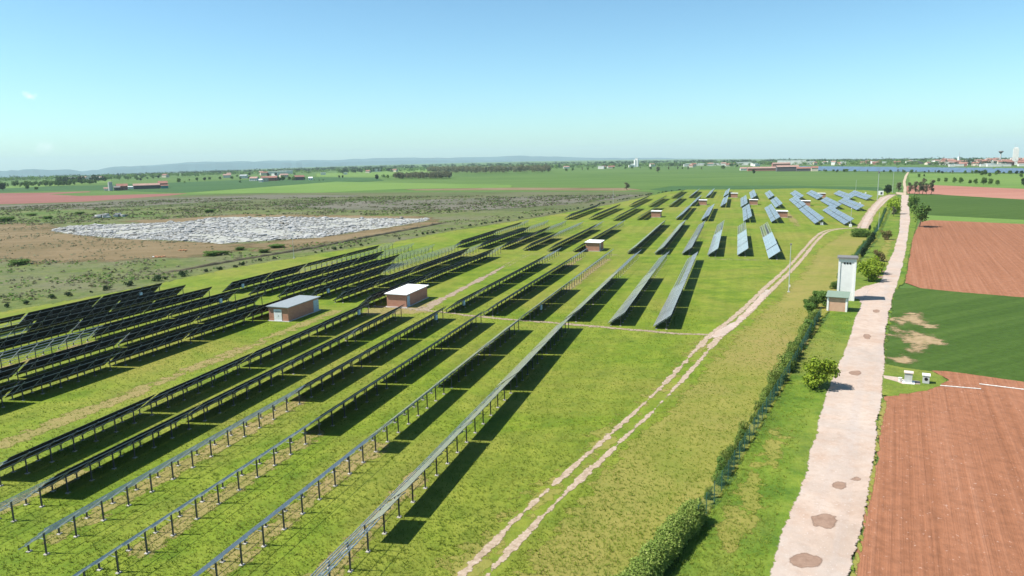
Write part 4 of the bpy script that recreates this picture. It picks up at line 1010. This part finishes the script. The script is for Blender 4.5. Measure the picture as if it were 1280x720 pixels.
sh = [('long white industrial shed behind the left village', 341, 2300, 75, 30, 9), ('smaller white industrial shed right of the long one behind the village', 357, 2500, 40, 26, 10), ('white farm shed beside dark trees in the left centre', 403, 2050, 14, 10, 6), ('white shed on the plain left of the grey wood', 431, 2000, 10, 8, 5), ('white shed above the left end of the grey wood', 470, 2450, 30, 18, 9),
      ('white shed right of the wood on the horizon', 640, 2450, 45, 20, 7), ('long white warehouse under the horizon in the centre', 872, 2450, 75, 30, 7), ('second long white warehouse in the centre right', 895, 2450, 60, 30, 7), ('white warehouse with grey roof near the centre right farm', 930, 2400, 45, 25, 9), ('bright white warehouse on the horizon behind the pink farm', 980, 2350, 38, 22, 13), ('second bright white warehouse behind the pink farm', 997, 2350, 46, 22, 13), ('third lower white warehouse behind the pink farm', 1010, 2350, 40, 22, 9)]
for lab, x, dd, w, d, h in sh: house('warehouse', lab, 'warehouse', far_pos(x, dd), w, d, h, 0, 'wall_pale', 'roof_white', math.atan2(ray(x, 300).x, ray(x, 300).y), 'white sheds on the horizon', False, True)
# the big white silo block in the centre
p = far_pos(795.5, 2450); r = thing('grain_silo', 'big white grain silo block rising above the horizon in the centre', 'silo', p, R(10))
mb = MB(); [mb.tube((x, y, 0), (x, y, 23), 4.2, 4.2, 16) for x in (-4, 4) for y in (-4, 4)]; mb.build('silo_tube', 'white_paint', r)
mb = MB(); mb.box((0, 0, 25.5), (10, 10, 6)); mb.box((-12, 0, 5), (14, 12, 10)); mb.build('tower_house', 'white_paint', r)
# pink roofed farm centre right
for lab, x, y, w, d, h, az_, wm, rm in (('long pink roofed farm hall, left wing of the right centre farm', 955, 213.5, 62, 18, 5, 12, 'wall_red', 'roof_pink'), ('dark walled farm hall with pink roof in the right centre farm', 984, 214, 38, 20, 8, 14, 'wall_dark', 'roof_pink'), ('low dark farm shed at the right of the pink roofed farm', 1005, 214, 26, 14, 5, 16, 'wall_dark', 'roof_red'), ('small red roofed house at the right end of the pink farm', 1018, 214, 11, 9, 6, 16, 'wall_cream', 'roof_red'), ('low pink roofed shed at the left end of the pink farm', 932, 213, 22, 12, 4, 10, 'wall_pale', 'roof_pink'), ('pink roofed block behind the pink farm hall', 976, 208.5, 42, 20, 8, 12, 'wall_red', 'roof_pink')):
    house('farm_hall', lab, 'farm building', pz(x, y), w, d, h, 2.6, wm, rm, R(az_), windows=False)
# distant solar park, rows facing this way
for k, (x0, x1, y) in enumerate(((1010, 1290, 214.5), (1000, 1300, 213.5), (1000, 1100, 212.5), (1102, 1190, 212.6), (1192, 1330, 213), (995, 1120, 211.4), (1122, 1240, 211.8), (1242, 1360, 212))):
    A, B = pz(x0, y + .7 + (x0 - 1140) * .012), pz(x1, y + .7 + (x1 - 1140) * .012); o = (A + B) / 2; d = B - A; L = d.length; az_ = math.atan2(-d.y, d.x)
    r = thing('distant_solar_row', ('%s blue row of the distant solar park below the right horizon' % ('front', 'second', 'third left', 'third middle', 'third right', 'fourth left', 'fourth middle', 'fourth right', 'fifth left', 'fifth right', 'back left', 'back right')[k]), 'solar panel row', o, az_, 'rows of the distant solar park')
    mb = MB(); n = max(1, int(L / 40))
    for j in range(n):
        xa, xb = -L / 2 + L * j / n + .8, -L / 2 + L * (j + 1) / n - .8
        a = [(xa, -2.5, .8), (xb, -2.5, .8), (xb, 2.5, 4.6), (xa, 2.5, 4.6)]; b = [(p[0], p[1] + .06, p[2] - .08) for p in a]
        mb.face(a, 0, [(0, 0), (xb - xa, 0), (xb - xa, 1.66), (0, 1.66)]); mb.face(b[::-1], 1)
        for q in range(4): mb.face([a[q], a[(q + 1) % 4], b[(q + 1) % 4], b[q]], 1)
    mb.build('panel_section', ['far_panel', 'panel_back'], r)
    mb = MB(); [mb.box((-L / 2 + L * (j + .5) / (2 * n), .8, 1.5), (.3, .3, 3)) for j in range(2 * n)]; mb.build('support_frame', 'post_steel', r)
# town at right
rt = random.Random(11)
kinds = [('wall_cream', 'roof_red', 'cream house with red roof among the roofs of the far right town'), ('wall_pale', 'roof_pink', 'pale house with faded pink roof among the roofs of the far right town'), ('wall_pale', 'roof_white', 'pale block with flat light roof among the roofs of the far right town'), ('wall_red', 'roof_red', 'brick coloured house among the roofs of the far right town')]
for k in range(95):
    x = 1175 + 115 * rt.random() ** .8 if k < 75 else rt.uniform(1010, 1180); dd = rt.uniform(1750, 2450) if k < 75 else rt.uniform(2000, 2480)
    wm, rm, lab = rt.choice(kinds); fl = rm == 'roof_white'
    if k >= 75: lab = lab.replace('the roofs of the far right town', 'trees left of the far right town')
    house('town_house', lab, 'house', far_pos(x, dd), rt.uniform(9, 18), rt.uniform(8, 11), rt.uniform(4, 9), 2.4, wm, rm, rt.uniform(-.4, .9), 'houses of the far town', False, fl)
for k in range(40):
    x = rt.choice((rt.uniform(640, 800), rt.uniform(800, 960), rt.uniform(430, 640), rt.uniform(70, 130), rt.uniform(200, 430))); wm, rm, lab = rt.choice(kinds[:3])
    house('country_house', 'small pale or red roofed house among trees along the horizon', 'house', far_pos(x, rt.uniform(2050, 2480)), rt.uniform(10, 20), rt.uniform(9, 12), rt.uniform(5, 8), 2.6, wm, rm, rt.uniform(-.6, .6), 'houses along the horizon', False, rm == 'roof_white')
for k, (x, dd, w) in enumerate(((1199, 1750, 16), (1232, 1700, 18), (1243, 1680, 24), (1256, 1690, 20), (1190, 1720, 10), (1279, 1700, 16))):
    house('warehouse', 'low white warehouse directly behind the distant blue solar park', 'warehouse', far_pos(x, dd), w, 10, 4.2, 0, 'wall_pale', 'roof_white', R(20), 'white warehouses before the town', False, True)
p = far_pos(1268.7, 1850); r = thing('silo_tower', 'tall pale concrete tower at the right edge of the horizon', 'tower', p, R(30))
mb = MB(); mb.box((0, 0, 17), (9.5, 9.5, 34)); mb.box((0, 0, 35), (6, 6, 2.5)); mb.build('shaft', 'wall_pale', r); mb = MB(); [mb.tube((x, 0, 36), (x, 0, 44), .25, .15, 6) for x in (-2.2, 1.6)]; mb.build('antenna', 'pole_grey', r)
p = far_pos(1250, 1900); r = thing('water_tower', 'mushroom shaped water tower in the far right town', 'water tower', p)
mb = MB(); mb.tube((0, 0, 0), (0, 0, 24), 1.5, 1.2, 12); mb.build('shaft', 'concrete', r); mb = MB(); mb.tube((0, 0, 24), (0, 0, 28), 1.6, 5, 18); mb.tube((0, 0, 28), (0, 0, 29.5), 5, 3.5, 18); mb.build('tank', 'roof_dark', r)
p = far_pos(1198.3, 1950); r = thing('church_tower', 'slim white bell tower with mast in the far right town', 'tower', p)
mb = MB(); mb.box((0, 0, 9), (4, 4, 18)); mb.build('shaft', 'white_paint', r); mb = MB(); mb.tube((0, 0, 18), (0, 0, 29), .8, .2, 8); mb.build('spire', 'pole_grey', r)
# white arched hall
p = far_pos(1143, 2150); r = thing('arched_hall', 'white arched hall roof near the far path end', 'hall', p, R(28))
mb = MB(); N = 14
arc = [(22 * math.cos(math.pi * k / N), 9 * math.sin(math.pi * k / N)) for k in range(N + 1)]
for (a, b), (c, d_) in zip(arc, arc[1:]): mb.face([(a, -12, b), (c, -12, d_), (c, 12, d_), (a, 12, b)])
mb.build('roof', 'roof_white', r); mb = MB(); mb.face([(a * .93, -11.5, b * .9) for a, b in arc]); mb.face([(a * .93, 11.5, b * .9) for a, b in arc]); mb.build('wall', 'wall_dark', r)

# ------------------------------------------------------------------ far trees
G1 = 'trees standing singly on the far plain'
far_tr = [(784, 237.6, 7.5, 'tree_brown', 'lone twiggy brown tree at the end of the tan strip', 1.7), (942, 217.8, 8, 'tree_dark', 'lone dark tree in front of the pink roofed farm', .8), (823, 215.6, 12, 'tree_brown', 'wide brown tree in the centre of the far green fields', 1.9), (223.5, 228.6, 9, 'tree', 'single green tree on the crop right of the left farm', .9), (247, 227, 9, 'tree_b', 'pale tree between the left farm and the village', 1.0), (471, 225, 10, 'tree_dark', 'dark tree standing before the grey wood', 1), (34, 237, 8, 'tree', 'round tree above the left red field', .8), (45.5, 237.5, 5, 'tree', 'low wide bush above the left red field', 1.3), (4, 238, 11, 'tree_dark', 'big dark tree at the left photo edge above the red field', 1.4), (424, 222.5, 6, 'tree_dark', 'left of two dark round trees beside the village', 1), (428.5, 222.5, 6, 'tree_dark', 'right of two dark round trees beside the village', 1), (1279, 232.5, 7, 'tree_dark', 'dark tree at the right photo edge above the pink field', 1)]
for x, y, h, k, lab, w in far_tr: put(k, pz(x, y), h, lab, 'tree', None, w)
for x, y, h in ((1173, 227.5, 6), (1182, 228, 7), (1193, 229, 8.5), (1201, 229.5, 9), (1212, 230, 6), (1219, 230.5, 8), (1229, 231, 10), (1238, 231, 8.5), (1247, 231.5, 7), (1148.5, 222, 7), (1155, 221, 5)):
    put('tree', pz(x, y), h * .68, 'small green tree in the row on the meadow above the pink field', 'tree', 'row of trees on the right meadow', .85)
for x, y, h in ((1227, 219.6, 9), (1231, 219, 10), (1237, 221, 8), (1245, 219, 8), (1276, 222, 8), (1206, 217.5, 8), (1215, 217, 7)):
    put('tree', pz(x, y), h * .62, 'dark tree at the back of the right meadow before the blue park', 'tree', 'trees before the blue park', .9)
for k in range(46):
    x = rt.uniform(990, 1290); put(rt.choice(('tree_dark', 'tree', 'tree_brown')), pz(x, 215.8 + (x - 1140) * .012 + rt.uniform(0, .8)), rt.uniform(3, 5.5), 'small tree in the hedge line before the distant blue solar park', 'tree', 'trees along the blue park hedge', 1.2)
for x, y, h in ((813, 212, 9), (836, 212.5, 10), (847, 212, 9), (853, 212, 8), (860, 212.5, 10), (877, 212, 8), (904, 211.5, 11), (914, 208.5, 12), (921, 209, 9), (800, 211, 8), (790, 211, 8), (782, 211.5, 9), (767, 211, 7), (757, 212, 8), (735, 213, 9), (728, 213, 8), (716, 213.5, 9), (708, 214, 8)):
    put(rt.choice(('tree_brown', 'tree', 'tree_b')), pz(x, y), h * .85, 'small tree in the loose line across the far green fields', 'tree', 'loose tree line in the centre', 1.2)
for x, y, h in ((300, 225, 8), (312, 224, 8), (349, 226.5, 10), (353, 226, 11), (362, 225.5, 9), (367, 226, 9), (381, 225, 7), (297, 222, 9), (290, 224, 8), (275, 224.5, 8), (262, 225, 8), (256, 226, 9), (335, 221, 12), (345, 220, 11), (312, 219.5, 11), (286, 216, 17), (368, 219.5, 10), (300, 228.5, 5), (237, 226.5, 6), (231, 229, 5), (393, 226, 3), (399, 226, 3), (404, 225.8, 3), (192, 224, 9), (198, 223, 9), (184, 224.5, 8), (176, 226, 8), (172, 225.5, 9)):
    put(rt.choice(('tree', 'tree_dark', 'tree_b')), pz(x, y), h * .85, 'leafy tree among the houses and gardens of the left village', 'tree', 'trees of the left village', 1.15)
# woods that read as one mass
def wood(name, spots, leaf, seed, per=240, size=1.6, tall=1.0):
    Q = []; T = []
    mb = MB()
    for i, (p, h, w) in enumerate(spots):
        lob = rand_lobes(h, w, h * .12, 6, seed + i, .2); q, t = leaf_cloud(lob, per, size, seed=seed + i, shell=.35); q = q + np.array([p.x, p.y, p.z]); Q.append(q); T.append(np.clip(t + rt.gauss(0, .2), 0, 1))
    o = link(name, leaf_mesh(name, np.concatenate(Q), np.concatenate(T), leaf)); o['kind'] = 'stuff'; return o
def belt(px0, px1, d0, d1, n, h0, h1):
    out = []
    for _ in range(n):
        p = far_pos(rt.uniform(px0, px1), rt.uniform(d0, d1)); h = rt.uniform(h0, h1); out.append((p, h, h * rt.uniform(1.4, 3.2)))
    return out
def pxbelt(pts, n, h0, h1, dy=.6):
    out = []
    for _ in range(n):
        t = rt.random() * (len(pts) - 1); i = int(t); f = t - i; x = pts[i][0] * (1 - f) + pts[i + 1][0] * f; y = pts[i][1] * (1 - f) + pts[i + 1][1] * f
        h = rt.uniform(h0, h1); out.append((pz(x, y + rt.uniform(-dy, dy)), h, h * rt.uniform(.55, .9)))
    return out
wood('poplar_wood', pxbelt([(494, 223), (530, 223.3), (564, 223)], 150, 9, 14, .8), 'leaf_brown', 100, 160, 1.3)
wood('poplar_wood', pxbelt([(535, 215.0), (600, 215.8), (687, 214.5)], 330, 14, 19, 1.6), 'leaf_brown', 300, 150, 1.7)
wood('woodland', pxbelt([(475, 223.3), (495, 222.5)], 9, 5, 9), 'leaf_mid', 500, 160, 1.0)
wood('woodland', pxbelt([(70, 231), (100, 228.5), (130, 227.5)], 40, 10, 17, 1.0), 'leaf_dark', 600, 200, 1.6)
wood('woodland', pxbelt([(0, 234), (40, 233), (80, 232), (125, 229)], 70, 7, 12, 1.2), 'leaf_mid', 700, 180, 1.4)
wood('woodland', pxbelt([(125, 226), (170, 223), (230, 220), (300, 217)], 60, 7, 12, 1.2), 'leaf_mid', 800, 160, 1.5)
wood('woodland', pxbelt([(424, 217), (470, 214.5), (490, 214)], 60, 10, 17, 1.2), 'leaf_dark', 900, 160, 1.6)
wood('woodland', belt(-40, 1320, 2300, 3300, 1100, 6, 12), 'leaf_mid', 1000, 50, 2.6)
wood('woodland', belt(-40, 1320, 2900, 5500, 1300, 8, 15), 'leaf_dark', 3600, 36, 4.2)
wood('woodland', belt(1165, 1320, 1750, 2500, 200, 6, 11), 'leaf_dark', 2200, 70, 1.9)
wood('woodland', belt(990, 1180, 1900, 2500, 70, 6, 10), 'leaf_mid', 2400, 110, 1.8)
wood('woodland', belt(640, 1000, 2350, 2650, 90, 6, 11), 'leaf_dark', 2600, 100, 1.8)

# hills on the horizon
def ridge(prof, dist, depth, seed):
    rg = random.Random(seed); mb = MB(); cols = []
    xs = np.linspace(prof[0][0], prof[-1][0], 120)
    for x in xs:
        y = np.interp(x, [p[0] for p in prof], [p[1] for p in prof]); d = ray(x, y); t = dist / math.hypot(d.x, d.y); top = Vector((d.x * t, d.y * t, CAM_H + d.z * t))
        top.z += rg.gauss(0, 5); n = Vector((d.x, d.y, 0)).normalized(); g0 = terrain(top.x, top.y) - 20
        cols.append([top - n * depth + Vector((0, 0, g0 - top.z)), top - n * depth * .45 + Vector((0, 0, (g0 - top.z) * .42 + rg.gauss(0, 8))), top, top + n * depth * .5 + Vector((0, 0, (g0 - top.z) * .5)), top + n * depth + Vector((0, 0, g0 - top.z))])
    for a, b in zip(cols, cols[1:]):
        for k in range(4): mb.face((a[k], b[k], b[k + 1], a[k + 1]))
    o = mb.build('hills', 'hill_wood')
    for p_ in o.data.polygons: p_.use_smooth = True
    struct(o)
ridge([(-160, 216), (-60, 217), (0, 214), (40, 211.5), (75, 212), (110, 213.5), (140, 208.5), (180, 208), (213, 206), (300, 203), (420, 203), (520, 200), (640, 201)], 13500, 1800, 1)
ridge([(150, 209), (250, 202), (330, 201), (420, 199.5), (470, 197.5), (560, 197), (620, 196), (650, 194.5), (690, 196), (740, 197.5), (820, 197.5), (900, 199), (1000, 199), (1100, 199.5), (1200, 198), (1400, 197)], 16500, 1800, 2)

# ------------------------------------------------------------------ grass tufts close to the camera
def tufts():
    rng = np.random.default_rng(4); N = 110000
    d = 48 * (150 / 48) ** rng.random(N); a = rng.uniform(-.72, .72, N); x = d * np.sin(a); y = d * np.cos(a)
    u = x * U.x + y * U.y; v = x * V.x + y * V.y
    # keep the soil, road and ruts clear: only left of the fence line, plus the verge up to the road
    road = np.interp(y, [40, 48, 63, 77, 95, 120, 135, 150], [14.5, 18.5, 26, 33.5, 42.5, 58, 66, 76]) - .6
    tc = [G(*p) for p in ((530, 790), (595, 720), (643, 668), (705, 607), (780, 540), (840, 482), (893, 421), (922, 400))]
    tx = np.interp(y, [p.y for p in tc], [p.x for p in tc])
    keep = (x < road) & (np.abs(x - tx) > 1.7) & ~((np.abs(x - tx) < 4) & (y > 118)); x, y = x[keep], y[keep]; n = len(x)
    s = .05 + .10 * rng.random(n) ** 2; ang = rng.uniform(0, 6.28, n); Q = []; T = []
    cl = .5 + .5 * np.sin(x * .31 + 2 * np.sin(y * .17)) * np.sin(y * .27 + 1.5 * np.sin(x * .21))
    for k in range(3):
        aa = ang + k * 2.1 + rng.normal(0, .3, n); w = s * .3; lean = rng.uniform(.5, 1.3, n) * s
        cx, cy = np.cos(aa), np.sin(aa); bx = x + cx * s * .25; by = y + cy * s * .25
        P0 = np.stack([bx - cy * w, by + cx * w, np.full(n, .15)], 1); P1 = np.stack([bx + cy * w, by - cx * w, np.full(n, .15)], 1)
        P2 = np.stack([bx + cx * lean + cy * w * .3, by + cy * lean - cx * w * .3, .15 + s], 1); P3 = np.stack([bx + cx * lean - cy * w * .3, by + cy * lean + cx * w * .3, .15 + s], 1)
        Q.append(np.stack([P0, P1, P2, P3], 1).reshape(-1, 3)); T.append(np.repeat(np.clip(.25 + .5 * cl + rng.normal(0, .15, n), 0, 1), 4))
    o = link('grass_tufts', leaf_mesh('grass_tufts', np.concatenate(Q), np.concatenate(T), 'blade')); o['kind'] = 'stuff'
tufts()

# ------------------------------------------------------------------ haze
def haze():
    mb = MB(); mb.box((0, 1000, 110), (42000, 42000, 620)); o = mb.build('haze', [])if False else None
    me = bpy.data.meshes.new('haze'); bm = bmesh.new(); bmesh.ops.create_cube(bm, size=1); bm.to_mesh(me); bm.free()
    o = link('haze', me); o.scale = (36000, 36000, 520); o.location = (0, 2000, 60); o['kind'] = 'stuff'
    m = bpy.data.materials.new('haze'); m.use_nodes = True; nt = m.node_tree; nt.nodes.clear()
    out = nt.nodes.new('ShaderNodeOutputMaterial'); pv = nt.nodes.new('ShaderNodeVolumePrincipled')
    pv.inputs['Color'].default_value = (.74, .96, 1.0, 1); pv.inputs['Density'].default_value = HAZE; pv.inputs['Anisotropy'].default_value = 0
    nt.links.new(pv.outputs[0], out.inputs['Volume']); me.materials.append(m)
HAZE = 5.5e-5
haze()

# ------------------------------------------------------------------ light
SUN_EL = R(54); SH = Vector((1, .10, 0)).normalized()      # shadows run to the right
sd = bpy.data.lights.new('sun', 'SUN'); sd.energy = 4.9; sd.angle = R(.53); sd.color = (1, .955, .88)
so = bpy.data.objects.new('sun', sd); COL.objects.link(so)
dirv = Vector((SH.x * math.cos(SUN_EL), SH.y * math.cos(SUN_EL), -math.sin(SUN_EL)))
so.rotation_euler = dirv.to_track_quat('-Z', 'Y').to_euler(); so.location = (0, 0, 300)
w = bpy.data.worlds.new('World'); scene.world = w; w.use_nodes = True
nt = w.node_tree; bg = nt.nodes['Background']; sky = nt.nodes.new('ShaderNodeTexSky'); sky.sky_type = 'NISHITA'; sky.sun_disc = False
sky.sun_elevation = SUN_EL; sky.sun_rotation = math.atan2(-SH.x, -SH.y); sky.air_density = 1.0; sky.dust_density = .7; sky.ozone_density = 1.6; sky.altitude = 100
# two small clouds and a faint veil low over the horizon, by direction
tc = nt.nodes.new('ShaderNodeTexCoord')
def N(t, **k):
    n = nt.nodes.new(t)
    for a, b in k.items(): setattr(n, a, b)
    return n
def M_(op, a, b=None, c=None):
    n = N('ShaderNodeMath', operation=op); n.use_clamp = False
    for i, v in enumerate((a, b, c)):
        if v is None: continue
        if isinstance(v, (int, float)): n.inputs[i].default_value = v
        else: nt.links.new(v, n.inputs[i])
    return n.outputs[0]
nz = N('ShaderNodeTexNoise'); nz.inputs['Scale'].default_value = 60; nz.inputs['Detail'].default_value = 5; nt.links.new(tc.outputs['Generated'], nz.inputs['Vector'])
cloud = None
for (px, py, rad, amt) in ((38, 121, .011, .75), (58, 184.5, .017, .3)):
    d = ray(px, py).normalized(); vd = N('ShaderNodeVectorMath', operation='SUBTRACT'); nt.links.new(tc.outputs['Generated'], vd.inputs[0]); vd.inputs[1].default_value = d
    sc = N('ShaderNodeVectorMath', operation='MULTIPLY'); nt.links.new(vd.outputs[0], sc.inputs[0]); sc.inputs[1].default_value = (1, 1, 1.8)
    ln = N('ShaderNodeVectorMath', operation='LENGTH'); nt.links.new(sc.outputs[0], ln.inputs[0])
    v = M_('SUBTRACT', 1, M_('DIVIDE', ln.outputs['Value'], rad)); v = M_('ADD', v, M_('MULTIPLY', M_('SUBTRACT', nz.outputs['Fac'], .55), 3.0))
    cl = N('ShaderNodeClamp'); nt.links.new(M_('MULTIPLY', v, amt), cl.inputs[0]); cl.inputs[2].default_value = amt
    cut = M_('MULTIPLY', cl.outputs[0], M_('LESS_THAN', ln.outputs['Value'], rad * 1.5))
    cloud = cut if cloud is None else M_('ADD', cloud, cut)
hs = N('ShaderNodeHueSaturation'); hs.inputs['Saturation'].default_value = 1.0; nt.links.new(sky.outputs[0], hs.inputs['Color'])
mx = N('ShaderNodeMix', data_type='RGBA'); nt.links.new(cloud, mx.inputs[0]); tint = N('ShaderNodeMix', data_type='RGBA', blend_type='MULTIPLY'); tint.inputs[0].default_value = 1; nt.links.new(hs.outputs[0], tint.inputs[6]); tint.inputs[7].default_value = (.70, .995, 1.07, 1)
# deeper blue overhead, brighter towards the horizon
sx = N('ShaderNodeSeparateXYZ'); nt.links.new(tc.outputs['Generated'], sx.inputs[0])
mr = N('ShaderNodeMapRange'); nt.links.new(sx.outputs[2], mr.inputs[0]); mr.inputs[1].default_value = .02; mr.inputs[2].default_value = .45; mr.inputs[3].default_value = 1.2; mr.inputs[4].default_value = .85
dm = N('ShaderNodeVectorMath', operation='SCALE'); nt.links.new(tint.outputs[2], dm.inputs[0]); nt.links.new(mr.outputs[0], dm.inputs['Scale'])
nt.links.new(dm.outputs[0], mx.inputs[6]); mx.inputs[7].default_value = (9, 9.3, 9.6, 1)
nt.links.new(mx.outputs[2], bg.inputs['Color']); bg.inputs['Strength'].default_value = .088

scene.view_settings.view_transform = 'Standard'; scene.view_settings.look = 'None'; scene.view_settings.exposure = .76; scene.view_settings.gamma = 1
scene.cycles.volume_bounces = 0; scene.cycles.max_bounces = 5; scene.cycles.transparent_max_bounces = 16
